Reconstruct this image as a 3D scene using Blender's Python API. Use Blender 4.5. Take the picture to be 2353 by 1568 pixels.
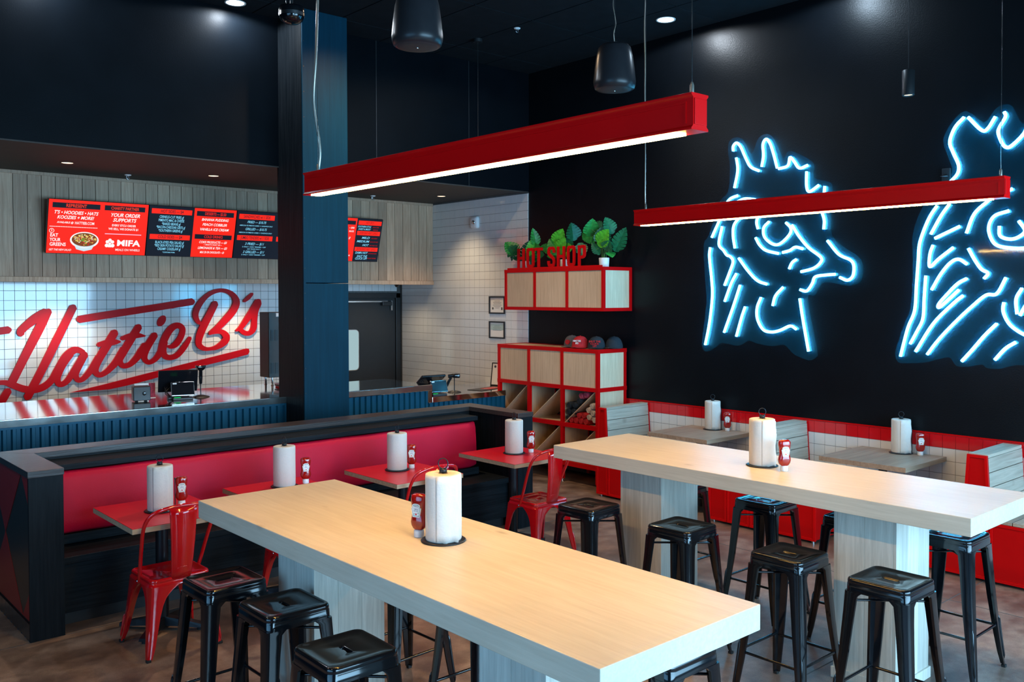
import bpy, math, random
from math import sin, cos, pi, radians, hypot
from mathutils import Vector, Matrix
random.seed(7)
for o in list(bpy.data.objects): bpy.data.objects.remove(o)
S = bpy.context.scene
COL = S.collection
# ---------------------------------------------------------------- camera
YAW, PITCH, ROLL = 0.729161828, -0.0225484707, -0.00187482497
fw = Vector((sin(YAW)*cos(PITCH), cos(YAW)*cos(PITCH), sin(PITCH)))
rt = Vector((cos(YAW), -sin(YAW), 0)); up = rt.cross(fw)
r2 = cos(ROLL)*rt + sin(ROLL)*up; u2 = -sin(ROLL)*rt + cos(ROLL)*up
cd = bpy.data.cameras.new('camera'); cam = bpy.data.objects.new('camera', cd); COL.objects.link(cam)
cam.matrix_world = Matrix(((r2.x, u2.x, -fw.x, 0), (r2.y, u2.y, -fw.y, 0), (r2.z, u2.z, -fw.z, 2.10), (0, 0, 0, 1)))
cd.sensor_width = 36; cd.lens = 2071.857/2353*36
cd.shift_x = (1176.5-1190.68)/2353; cd.shift_y = (724.967-784)/2353
cd.clip_start = 0.05
S.camera = cam
# ---------------------------------------------------------------- world, exposure, daylight
w = bpy.data.worlds.new('world'); S.world = w; w.use_nodes = True
w.node_tree.nodes['Background'].inputs[0].default_value = (0.30, 0.55, 0.9, 1)
w.node_tree.nodes['Background'].inputs[1].default_value = 0.35
S.view_settings.view_transform = 'Standard'; S.view_settings.look = 'None'
S.view_settings.exposure = 0.0; S.view_settings.gamma = 1.0; S.view_settings.use_curve_mapping = False
def area(name, loc, rot, sx, sy, energy, color, spread=180):
    l = bpy.data.lights.new(name, 'AREA'); l.shape = 'RECTANGLE'; l.size = sx; l.size_y = sy
    l.energy = energy; l.color = color; l.spread = radians(spread)
    o = bpy.data.objects.new(name, l); COL.objects.link(o); o.location = loc; o.rotation_euler = rot
    return o
def spot(name, loc, energy, color, size=70, blend=.5, r=.04, rot=(0, 0, 0)):
    l = bpy.data.lights.new(name, 'SPOT'); l.energy = energy; l.color = color
    l.spot_size = radians(size); l.spot_blend = blend; l.shadow_soft_size = r
    o = bpy.data.objects.new(name, l); COL.objects.link(o); o.location = loc; o.rotation_euler = rot
    return o
# storefront daylight: front windows (behind the camera) and side windows
area('daylight_front', (4.4, -1.95, 1.75), (radians(90), 0, 0), 7.0, 2.7, 430, (0.36, 0.70, 1.0), 120)
area('daylight_side', (-2.25, 1.6, 1.75), (radians(90), 0, radians(-90)), 5.2, 2.7, 85, (0.22, 0.58, 1.0), 130)
# ---------------------------------------------------------------- materials
def nt(name):
    m = bpy.data.materials.new(name); m.use_nodes = True
    return m, m.node_tree.nodes, m.node_tree.links, m.node_tree.nodes['Principled BSDF']
def mat(name, col, rough=.5, metal=0., spec=.5, coat=0., noise=0., nscale=20., bump=0., bscale=200., rvar=0.):
    m, N, L, b = nt(name)
    b.inputs['Base Color'].default_value = (*col, 1); b.inputs['Roughness'].default_value = rough
    b.inputs['Metallic'].default_value = metal; b.inputs['Specular IOR Level'].default_value = spec
    b.inputs['Coat Weight'].default_value = coat; b.inputs['Coat Roughness'].default_value = .06
    tc = N.new('ShaderNodeTexCoord')
    if noise or rvar:
        n = N.new('ShaderNodeTexNoise'); n.inputs['Scale'].default_value = nscale; n.inputs['Detail'].default_value = 5
        L.new(tc.outputs['Object'], n.inputs['Vector'])
    if noise:
        r = N.new('ShaderNodeValToRGB'); e = r.color_ramp.elements
        e[0].position = .3; e[1].position = .7
        e[0].color = (*[c*(1-noise) for c in col], 1); e[1].color = (*[min(1, c*(1+noise)) for c in col], 1)
        L.new(n.outputs['Fac'], r.inputs['Fac']); L.new(r.outputs['Color'], b.inputs['Base Color'])
    if rvar:
        mr = N.new('ShaderNodeMapRange'); mr.inputs['To Min'].default_value = max(.02, rough-rvar); mr.inputs['To Max'].default_value = rough+rvar
        L.new(n.outputs['Fac'], mr.inputs['Value']); L.new(mr.outputs['Result'], b.inputs['Roughness'])
    if bump:
        n2 = N.new('ShaderNodeTexNoise'); n2.inputs['Scale'].default_value = bscale; n2.inputs['Detail'].default_value = 3
        L.new(tc.outputs['Object'], n2.inputs['Vector'])
        bp = N.new('ShaderNodeBump'); bp.inputs['Strength'].default_value = bump; bp.inputs['Distance'].default_value = .01
        L.new(n2.outputs['Fac'], bp.inputs['Height']); L.new(bp.outputs['Normal'], b.inputs['Normal'])
    return m
def wood(name, c1, c2, axis='Y', rough=.45, scale=1., var=True, bump=.15, coat=0., knots=False, rnd=.12, spec=.4):
    """straight grained timber, the grain along one object axis"""
    m, N, L, b = nt(name)
    tc = N.new('ShaderNodeTexCoord'); mp = N.new('ShaderNodeMapping')
    s = {'X': (1.2, 26, 26), 'Y': (26, 1.2, 26), 'Z': (26, 26, 1.2)}[axis]
    mp.inputs['Scale'].default_value = [v*scale for v in s]
    oi = N.new('ShaderNodeObjectInfo'); ad = N.new('ShaderNodeVectorMath'); ad.operation = 'ADD'
    mu = N.new('ShaderNodeMath'); mu.operation = 'MULTIPLY'; mu.inputs[1].default_value = 37.
    L.new(oi.outputs['Random'], mu.inputs[0]); L.new(tc.outputs['Object'], ad.inputs[0]); L.new(mu.outputs[0], ad.inputs[1])
    L.new(ad.outputs[0], mp.inputs['Vector'])
    n = N.new('ShaderNodeTexNoise'); n.inputs['Scale'].default_value = 2.2; n.inputs['Detail'].default_value = 8; n.inputs['Roughness'].default_value = .65
    n.inputs['Distortion'].default_value = .6
    L.new(mp.outputs['Vector'], n.inputs['Vector'])
    r = N.new('ShaderNodeValToRGB'); e = r.color_ramp.elements
    e[0].position = .32; e[1].position = .68; e[0].color = (*c1, 1); e[1].color = (*c2, 1)
    L.new(n.outputs['Fac'], r.inputs['Fac'])
    # slow tone change across the board plus a tone of its own per piece
    n2 = N.new('ShaderNodeTexNoise'); n2.inputs['Scale'].default_value = 1.6; n2.inputs['Detail'].default_value = 2
    L.new(ad.outputs[0], n2.inputs['Vector'])
    hv = N.new('ShaderNodeHueSaturation')
    ma = N.new('ShaderNodeMath'); ma.operation = 'MULTIPLY_ADD'; ma.inputs[1].default_value = .35; ma.inputs[2].default_value = .83
    L.new(n2.outputs['Fac'], ma.inputs[0])
    mb = N.new('ShaderNodeMath'); mb.operation = 'MULTIPLY_ADD'; mb.inputs[1].default_value = rnd*2 if var else 0; 
    L.new(oi.outputs['Random'], mb.inputs[0]); L.new(ma.outputs[0], mb.inputs[2])
    mc = N.new('ShaderNodeMath'); mc.operation = 'SUBTRACT'; mc.inputs[1].default_value = rnd if var else 0
    L.new(mb.outputs[0], mc.inputs[0]); L.new(mc.outputs[0], hv.inputs['Value'])
    L.new(r.outputs['Color'], hv.inputs['Color'])
    out = hv.outputs['Color']
    if knots:
        v = N.new('ShaderNodeTexVoronoi'); v.inputs['Scale'].default_value = 1.0
        mp2 = N.new('ShaderNodeMapping'); mp2.inputs['Scale'].default_value = {'Y': (5.5, 2.2, 3), 'X': (2.2, 5.5, 3), 'Z': (4, 4, 1.4)}[axis]
        L.new(ad.outputs[0], mp2.inputs['Vector']); L.new(mp2.outputs['Vector'], v.inputs['Vector'])
        k = N.new('ShaderNodeMapRange'); k.inputs['From Min'].default_value = .02; k.inputs['From Max'].default_value = .11
        k.inputs['To Min'].default_value = .55; k.inputs['To Max'].default_value = 0
        L.new(v.outputs['Distance'], k.inputs['Value'])
        mx = N.new('ShaderNodeMixRGB'); mx.inputs['Color2'].default_value = (c1[0]*.45, c1[1]*.38, c1[2]*.3, 1)
        L.new(k.outputs['Result'], mx.inputs['Fac']); L.new(out, mx.inputs['Color1']); out = mx.outputs['Color']
    L.new(out, b.inputs['Base Color'])
    b.inputs['Roughness'].default_value = rough; b.inputs['Specular IOR Level'].default_value = spec; b.inputs['Coat Weight'].default_value = coat
    bp = N.new('ShaderNodeBump'); bp.inputs['Strength'].default_value = bump; bp.inputs['Distance'].default_value = .004
    L.new(n.outputs['Fac'], bp.inputs['Height']); L.new(bp.outputs['Normal'], b.inputs['Normal'])
    return m
def emis(name, col, st):
    m, N, L, b = nt(name)
    b.inputs['Base Color'].default_value = (0.02, 0.02, 0.02, 1); b.inputs['Emission Color'].default_value = (*col, 1)
    b.inputs['Emission Strength'].default_value = st; b.inputs['Specular IOR Level'].default_value = .05; b.inputs['Roughness'].default_value = .4
    return m
M = {}
M['oak_top'] = wood('oak_top', (.60, .50, .38), (.70, .60, .47), 'Y', .38, 1, False, .06, knots=True)
M['oak_edge'] = wood('oak_post', (.47, .44, .38), (.66, .62, .54), 'Z', .5, 1, True, .2)
M['ash'] = wood('ash_slat', (.33, .285, .225), (.50, .44, .355), 'X', .5, .8, True, .2, knots=True)
M['ash_panel'] = wood('ash_panel', (.60, .42, .27), (.76, .57, .385), 'Z', .5, 1.2, True, .15, rnd=.07)
M['booth_top'] = wood('booth_top', (.27, .18, .125), (.40, .285, .20), 'X', .42, .7, True, .15, knots=True)
M['ply_edge'] = wood('ply_edge', (.36, .26, .17), (.52, .40, .27), 'X', .5, 1, True, .1)
M['plank'] = wood('clad_plank', (.40, .235, .145), (.58, .385, .26), 'Z', .55, 1, True, .15, rnd=.2)
M['black_wood'] = wood('black_wood', (.004, .006, .008), (.012, .016, .020), 'X', .45, .8, True, .5, spec=.12)
M['black_wood_z'] = wood('black_wood_upright', (.003, .005, .007), (.010, .013, .016), 'Z', .45, .8, True, .5, spec=.10)
M['cap_wood'] = wood('cap_wood', (.030, .022, .020), (.060, .046, .042), 'X', .3, .8, True, .4, spec=.4)
M['column_paint'] = wood('column_paint', (.0016, .024, .044), (.002, .034, .062), 'Z', .45, .5, False, .25, spec=.12)
M['black_paint'] = mat('black_paint', (.003, .0045, .0065), .37, spec=.20, noise=.15, nscale=3, bump=.12, bscale=90)
M['bulkhead'] = mat('bulkhead_paint', (.0025, .004, .006), .42, spec=.055, noise=.15, nscale=3, bump=.08, bscale=90)
M['ceil_paint'] = mat('ceil_paint', (.008, .010, .013), .8, spec=.15, noise=.2, nscale=8)
M['ceil_brown'] = mat('soffit_paint', (.030, .022, .018), .7, noise=.1, nscale=5)
M['grout_dark'] = mat('grout_dark', (.10, .10, .10), .9, noise=.2, nscale=40)
M['tile_white'] = mat('tile_white', (.70, .725, .74), .10, spec=.6, coat=.3, noise=.02, nscale=6)
M['tile_red'] = mat('tile_red', (.66, .008, .014), .12, spec=.6, coat=.3, noise=.05, nscale=6)
M['tile_black'] = mat('tile_black', (.02, .018, .016), .15, spec=.6)
M['red_metal'] = mat('red_metal', (.60, .002, .003), .30, spec=.16, coat=.05, noise=.04, nscale=4)
M['red_panel'] = mat('red_panel', (.52, .002, .003), .38, spec=.15, noise=.05, nscale=4)
M['red_gloss'] = mat('red_gloss', (.60, .003, .008), .12, spec=.6, coat=1, noise=.03, nscale=8)
M['red_vinyl'] = mat('red_vinyl', (.62, .004, .035), .5, spec=.25, noise=.06, nscale=3, bump=.25, bscale=260)
M['red_lam'] = mat('red_laminate', (.66, .008, .022), .30, spec=.4, noise=.03, nscale=6)
M['red_paint'] = mat('red_paint', (.26, .010, .012), .4, noise=.06, nscale=4)
M['dark_paint'] = mat('dark_paint', (.022, .019, .015), .35, noise=.1, nscale=4)
M['sign_red'] = mat('sign_red', (.54, .002, .007), .30, spec=.12, noise=.02, nscale=5)
M['sign_edge'] = mat('sign_edge', (.35, .01, .02), .4, noise=.05)
M['black_gloss'] = mat('black_gloss', (.004, .005, .007), .13, spec=.45, coat=.35, noise=.1, nscale=9)
M['black_matte'] = mat('black_matte', (.014, .015, .017), .42, noise=.1, nscale=12)
M['black_iron'] = mat('black_iron', (.012, .014, .018), .34, metal=.3, noise=.15, nscale=20)
M['rubber'] = mat('rubber', (.015, .015, .015), .8, noise=.1)
M['paper'] = mat('paper', (.64, .61, .56), .85, spec=.2, noise=.02, nscale=60, bump=.15, bscale=120)
M['paper_in'] = mat('cardboard', (.35, .26, .17), .8, noise=.1)
M['ketchup'] = mat('ketchup', (.33, .006, .004), .12, spec=.6, coat=.6, noise=.08, nscale=20)
M['white_plastic'] = mat('white_plastic', (.78, .80, .82), .35, noise=.02)
M['label_white'] = mat('label_white', (.85, .86, .84), .4, noise=.01)
M['label_green'] = mat('label_green', (.03, .22, .10), .4, noise=.02)
M['label_navy'] = mat('label_ink', (.10, .14, .22), .5, noise=.02)
M['tomato'] = mat('tomato_red', (.6, .02, .02), .4, noise=.02)
M['steel'] = mat('brushed_steel', (.62, .62, .62), .10, metal=1, noise=.06, nscale=3, rvar=.04, bump=.03, bscale=6)
M['steel_edge'] = mat('steel_edge', (.50, .48, .46), .16, metal=1, noise=.35, nscale=3.5, bump=.5, bscale=2.2)
M['steel_top'] = mat('steel_top', (.78, .76, .73), .09, metal=1, noise=.03, nscale=3)
M['chrome'] = mat('chrome', (.75, .76, .78), .15, metal=1, noise=.03)
M['corr'] = mat('corrugated_blue', (.004, .075, .135), .38, metal=.2, spec=.3, noise=.08, nscale=6)
M['leaf_a'] = mat('leaf_green', (.020, .25, .040), .38, spec=.4, noise=.35, nscale=30)
M['leaf_b'] = mat('leaf_dark', (.010, .13, .050), .4, spec=.4, noise=.3, nscale=30)
M['leaf_c'] = mat('leaf_lime', (.08, .46, .03), .4, spec=.4, noise=.3, nscale=30)
M['stem'] = mat('leaf_stem', (.06, .16, .03), .5, noise=.2)
M['grey_cloth'] = mat('grey_cloth', (.10, .10, .11), .85, noise=.15, nscale=60, bump=.4, bscale=500)
M['red_cloth'] = mat('red_cloth', (.50, .012, .018), .8, noise=.12, nscale=60, bump=.3, bscale=400)
M['navy_cloth'] = mat('navy_cloth', (.012, .022, .032), .85, noise=.15, nscale=60, bump=.4, bscale=500)
M['cream_cloth'] = mat('cream_cloth', (.62, .55, .47), .85, noise=.1, nscale=40, bump=.4, bscale=300)
M['stripe_cloth'] = mat('pink_cloth', (.40, .05, .10), .85, noise=.5, nscale=90, bump=.4, bscale=300)
M['machine'] = mat('machine_brown', (.055, .042, .038), .35, metal=.4, noise=.06)
M['screen_black'] = mat('screen_black', (.008, .009, .012), .12, spec=.25, coat=.0, noise=.05)
M['wire'] = mat('steel_wire', (.55, .50, .42), .3, metal=.9, noise=.1, nscale=300)
M['speaker'] = mat('speaker_shell', (.018, .018, .021), .30, spec=.3, noise=.06)
M['grille'] = mat('speaker_grille', (.02, .021, .024), .5, noise=.1, nscale=300)
M['white_paint'] = mat('white_paint', (.7, .7, .68), .5, noise=.02)
M['frosted'] = emis('door_glow', (.55, .80, .85), .62)
M['strip'] = emis('warm_strip', (1.0, .56, .13), 120)
M['neon'] = emis('neon_blue', (.08, .56, 1.0), 32)
M['e_red'] = emis('lcd_red', (1.0, .018, .004), 1.0)
M['e_orange'] = emis('lcd_orange', (1.0, .045, .008), 1.0)
M['e_dark'] = emis('lcd_dark', (.005, .007, .016), 1.0)
M['e_white'] = emis('lcd_white', (1, .97, .97), 1.0)
M['e_cyan'] = emis('lcd_cyan', (.25, .72, 1.0), 1.0)
M['e_dred'] = emis('lcd_dark_red', (.45, .0, .0), 1.0)
M['e_pink'] = emis('lcd_pink', (1, .55, .75), 1.0)
M['e_green'] = emis('led_green', (.0, .8, .15), 1.3)
M['warm_led'] = emis('warm_led', (1, .72, .42), 3.2)
M['cool_led'] = emis('cool_led', (.80, .9, 1.0), 9)
# backing sheet of the neon signs: clear acrylic, the neon's teal glow mixed in as diffuse colour
m, N, L, b = nt('acrylic_teal_glow'); M['acrylic'] = m
gl = N.new('ShaderNodeBsdfGlossy'); gl.inputs['Roughness'].default_value = .05; tr = N.new('ShaderNodeBsdfTransparent'); tr.inputs[0].default_value = (.93, .96, .98, 1)
df = N.new('ShaderNodeBsdfDiffuse'); df.inputs[0].default_value = (.03, .34, .52, 1)
mx = N.new('ShaderNodeMixShader'); mx.inputs[0].default_value = .03; mx2 = N.new('ShaderNodeMixShader'); mx2.inputs[0].default_value = .035
L.new(tr.outputs[0], mx.inputs[1]); L.new(gl.outputs[0], mx.inputs[2]); L.new(mx.outputs[0], mx2.inputs[1]); L.new(df.outputs[0], mx2.inputs[2])
L.new(mx2.outputs[0], N['Material Output'].inputs['Surface'])
# window glass
m, N, L, b = nt('window_glass'); M['glass'] = m
gl = N.new('ShaderNodeBsdfGlossy'); gl.inputs['Roughness'].default_value = .02; tr = N.new('ShaderNodeBsdfTransparent')
mx = N.new('ShaderNodeMixShader'); mx.inputs[0].default_value = .05
L.new(tr.outputs[0], mx.inputs[1]); L.new(gl.outputs[0], mx.inputs[2]); L.new(mx.outputs[0], N['Material Output'].inputs['Surface'])
# stained, sealed concrete floor
m, N, L, b = nt('sealed_concrete'); M['floor'] = m
tc = N.new('ShaderNodeTexCoord')
na = N.new('ShaderNodeTexNoise'); na.inputs['Scale'].default_value = 1.5; na.inputs['Detail'].default_value = 6; na.inputs['Distortion'].default_value = 1.2
nb = N.new('ShaderNodeTexNoise'); nb.inputs['Scale'].default_value = 7; nb.inputs['Detail'].default_value = 8; nb.inputs['Roughness'].default_value = .7
nc = N.new('ShaderNodeTexNoise'); nc.inputs['Scale'].default_value = 160; nc.inputs['Detail'].default_value = 2
for n_ in (na, nb, nc): L.new(tc.outputs['Object'], n_.inputs['Vector'])
ra = N.new('ShaderNodeValToRGB'); e = ra.color_ramp.elements
e[0].position = .35; e[0].color = (.15, .10, .075, 1); e[1].position = .68; e[1].color = (.36, .275, .215, 1)
x = ra.color_ramp.elements.new(.5); x.color = (.25, .175, .135, 1)
L.new(na.outputs['Fac'], ra.inputs['Fac'])
rb = N.new('ShaderNodeValToRGB'); e = rb.color_ramp.elements
e[0].position = .38; e[0].color = (.50, .48, .50, 1); e[1].position = .62; e[1].color = (1.1, 1.1, 1.1, 1)
L.new(nb.outputs['Fac'], rb.inputs['Fac'])
m1 = N.new('ShaderNodeMixRGB'); m1.blend_type = 'MULTIPLY'; m1.inputs[0].default_value = .8
L.new(ra.outputs[0], m1.inputs[1]); L.new(rb.outputs[0], m1.inputs[2])
m2 = N.new('ShaderNodeMixRGB'); m2.blend_type = 'OVERLAY'; m2.inputs[0].default_value = .35
L.new(m1.outputs[0], m2.inputs[1]); L.new(nc.outputs['Fac'], m2.inputs[2]); L.new(m2.outputs[0], b.inputs['Base Color'])
mr = N.new('ShaderNodeMapRange'); mr.inputs['To Min'].default_value = .22; mr.inputs['To Max'].default_value = .5
L.new(nb.outputs['Fac'], mr.inputs['Value']); L.new(mr.outputs[0], b.inputs['Roughness'])
bp = N.new('ShaderNodeBump'); bp.inputs['Strength'].default_value = .12; bp.inputs['Distance'].default_value = .01
L.new(nb.outputs['Fac'], bp.inputs['Height']); L.new(bp.outputs[0], b.inputs['Normal'])
# ---------------------------------------------------------------- mesh helpers
class MB:
    def __init__(s): s.v = []; s.f = []; s.sm = []
    def add(s, vs, fs, smooth=False):
        k = len(s.v); s.v += [tuple(v) for v in vs]; s.f += [tuple(i+k for i in f) for f in fs]; s.sm += [smooth]*len(fs); return s
    def box(s, x0, x1, y0, y1, z0, z1):
        vs = [(x, y, z) for z in (z0, z1) for y in (y0, y1) for x in (x0, x1)]
        return s.add(vs, [(0, 2, 3, 1), (4, 5, 7, 6), (0, 1, 5, 4), (2, 6, 7, 3), (0, 4, 6, 2), (1, 3, 7, 5)])
    def fb(s, x0, x1, y0, y1, z0, z1):
        s.e = getattr(s, 'e', 0)+.00028; e = s.e
        return s.box(x0-e, x1+e, y0-e, y1+e, z0-e, z1+e)
    def loft(s, rings, cap0=True, cap1=True, smooth=True, close=True):
        n = len(rings[0]); vs = [p for r in rings for p in r]; fs = []
        for i in range(len(rings)-1):
            for j in range(n if close else n-1):
                a = i*n+j; b_ = i*n+(j+1) % n; fs.append((a, b_, b_+n, a+n))
        s.add(vs, fs, smooth)
        if cap0: s.add(rings[0], [tuple(reversed(range(n)))])
        if cap1: s.add(rings[-1], [tuple(range(n))])
        return s
    def lathe(s, prof, c=(0, 0), n=24, smooth=True, cap0=True, cap1=True):
        return s.loft([[(c[0]+r*cos(2*pi*j/n), c[1]+r*sin(2*pi*j/n), z) for j in range(n)] for r, z in prof], cap0, cap1, smooth)
    def tube(s, pts, r, n=8, caps=True):
        pts = [Vector(p) for p in pts]; R = r if isinstance(r, (list, tuple)) else [r]*len(pts)
        rings = []; nrm = None
        for i, p in enumerate(pts):
            t = (pts[min(i+1, len(pts)-1)]-pts[max(i-1, 0)]).normalized()
            if nrm is None:
                nrm = t.orthogonal().normalized()
            nrm = (nrm-t*nrm.dot(t))
            nrm = nrm.normalized() if nrm.length > 1e-6 else t.orthogonal().normalized()
            bi = t.cross(nrm)
            rings.append([p+(nrm*cos(2*pi*j/n)+bi*sin(2*pi*j/n))*R[i] for j in range(n)])
        return s.loft(rings, caps, caps)
    def prism(s, poly, fn, t0, t1):
        """outline poly [(a,b)], fn(a,b,t)->xyz"""
        n = len(poly); a = [fn(p, q, t0) for p, q in poly]; b_ = [fn(p, q, t1) for p, q in poly]
        s.add(a+b_, [tuple(reversed(range(n))), tuple(range(n, 2*n))]+[(i, (i+1) % n, (i+1) % n+n, i+n) for i in range(n)])
        return s
    def mesh(s, name, off=(0, 0, 0), fix=False):
        me = bpy.data.meshes.new(name); me.from_pydata([(v[0]-off[0], v[1]-off[1], v[2]-off[2]) for v in s.v], [], s.f)
        me.polygons.foreach_set('use_smooth', s.sm)
        if fix:
            import bmesh
            bm = bmesh.new(); bm.from_mesh(me); bmesh.ops.recalc_face_normals(bm, faces=bm.faces); bm.to_mesh(me); bm.free()
        me.update(); return me
    def ob(s, name, m, parent=None, bevel=0, solid=0, off=None, fix=True, mats=None):
        o_ = off if off is not None else (world_loc(parent) if parent else (0, 0, 0))
        me = s.mesh(name, o_, fix)
        me.materials.append(M[m] if isinstance(m, str) else m)
        o = bpy.data.objects.new(name, me); COL.objects.link(o)
        if parent: o.parent = parent
        if bevel:
            b = o.modifiers.new('bevel', 'BEVEL'); b.width = bevel; b.segments = 2; b.limit_method = 'ANGLE'; b.angle_limit = radians(40)
            b.harden_normals = False
        if solid:
            q = o.modifiers.new('solid', 'SOLIDIFY'); q.thickness = solid; q.offset = 0
        return o
def world_loc(o):
    v = Vector((0, 0, 0))
    while o: v = v+o.location; o = o.parent
    return tuple(v)
def tag(o, label=None, cat=None, group=None, kind=None):
    if label: o['label'] = label
    if cat: o['category'] = cat
    if group: o['group'] = group
    if kind: o['kind'] = kind
    return o
def thing(name, label, cat, loc=(0, 0, 0), rz=0, group=None, kind=None):
    o = bpy.data.objects.new(name, None); COL.objects.link(o); o.location = loc; o.rotation_euler = (0, 0, rz)
    o.empty_display_size = .1
    return tag(o, label, cat, group, kind)
def dup(o, loc, rz, label, parent=None, top=True):
    c = o.copy(); COL.objects.link(c)
    if top: c.location = loc; c.rotation_euler = (0, 0, rz); c['label'] = label
    else: c.parent = parent
    for ch in [x for x in CH[o.name]] if o.name in CH else list(o.children): dup(ch, None, 0, None, c, False)
    return c
CH = {}
def ring_rr(w, d, r, z, k=5, cx=0, cy=0):
    """rounded rectangle ring with 4*k points"""
    out = []
    for (sx, sy, a0) in ((1, 1, 0), (-1, 1, 90), (-1, -1, 180), (1, -1, 270)):
        for i in range(k):
            a = radians(a0+90*i/(k-1)); out.append((cx+sx*(w/2-r)+r*cos(a), cy+sy*(d/2-r)+r*sin(a), z))
    return out
def catmull(p, n=6):
    if len(p) < 3: return [tuple(q) for q in p]
    P = [tuple(2*a-b for a, b in zip(p[0], p[1]))]+[tuple(q) for q in p]+[tuple(2*a-b for a, b in zip(p[-1], p[-2]))]
    out = []
    for i in range(1, len(P)-2):
        for j in range(n):
            t = j/n
            out.append(tuple(.5*(2*b+(c-a)*t+(2*a-5*b+4*c-d)*t*t+(3*b-a-3*c+d)*t**3) for a, b, c, d in zip(P[i-1], P[i], P[i+1], P[i+2])))
    out.append(tuple(p[-1])); return out
def stroke(mb, pts, fn, t0, t1, n=6, cap=4, flat=False):
    """brush stroke with a width per point [(a,b,w)] extruded from t0 to t1"""
    P = catmull(pts, n) if len(pts) > 2 else [tuple(q) for q in pts]
    L, R = [], []
    for i, (a, b, w_) in enumerate(P):
        q0 = P[max(i-1, 0)]; q1 = P[min(i+1, len(P)-1)]
        dx, dy = q1[0]-q0[0], q1[1]-q0[1]; l = hypot(dx, dy) or 1
        h = max(w_, .004)/2; L.append((a-dy/l*h, b+dx/l*h)); R.append((a+dy/l*h, b-dx/l*h))
    def capf(c, q0, w_, s):
        ang = math.atan2(c[1]-q0[1], c[0]-q0[0]); o = []
        for k in range(1, cap):
            a = ang+s*(pi/2-pi*k/cap); o.append((c[0]+cos(a)*w_/2*.75, c[1]+sin(a)*w_/2*.75))
        return o
    e0 = capf(P[0], P[1], max(P[0][2], .004), 1); e1 = capf(P[-1], P[-2], max(P[-1][2], .004), 1)
    # quads along the ribbon, fans for the caps
    nL = len(L); vs = [fn(a, b, t0) for a, b in L]+[fn(a, b, t0) for a, b in R]+[fn(a, b, t1) for a, b in L]+[fn(a, b, t1) for a, b in R]
    fs = []
    for i in range(nL-1):
        fs += [(2*nL+i, 2*nL+i+1, 3*nL+i+1, 3*nL+i), (i+1, i, nL+i, nL+i+1), (i, i+1, 2*nL+i+1, 2*nL+i), (nL+i+1, nL+i, 3*nL+i, 3*nL+i+1)]
    mb.add(vs, fs)
    if not flat:
        mb.prism([L[-1]]+e1+[R[-1]], fn, t0, t1)
        mb.prism([R[0]]+e0+[L[0]], fn, t0, t1)
    else:
        mb.add([fn(*L[0], t0), fn(*R[0], t0), fn(*R[0], t1), fn(*L[0], t1)], [(0, 1, 2, 3)])
        mb.add([fn(*L[-1], t0), fn(*R[-1], t0), fn(*R[-1], t1), fn(*L[-1], t1)], [(0, 1, 2, 3)])
    return mb
_tc = {}
def lettering(text, height, m, parent, loc, rot=(0, 0, 0), sx=1., shear=0., bold=.0, align='CENTER', depth=0., name='lettering', fitw=None):
    """flat print: text turned into a mesh, in the local frame of its parent (x right, y up)"""
    c = bpy.data.curves.new('t', 'FONT'); c.body = text; c.size = height*1.38; c.align_x = align; c.align_y = 'CENTER'
    c.shear = shear; c.offset = bold*height; c.extrude = depth; c.resolution_u = 3
    o = bpy.data.objects.new('t', c); COL.objects.link(o)
    dg = bpy.context.evaluated_depsgraph_get(); me = bpy.data.meshes.new_from_object(o.evaluated_get(dg))
    bpy.data.objects.remove(o); bpy.data.curves.remove(c)
    xs = [v.co.x for v in me.vertices]
    if fitw and xs: sx = fitw/(max(xs)-min(xs))
    for v in me.vertices: v.co.x *= sx
    me.materials.clear(); me.materials.append(M[m]); me.name = name
    q = bpy.data.objects.new(name, me); COL.objects.link(q); q.parent = parent; q.location = loc; q.rotation_euler = rot
    return q
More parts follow.
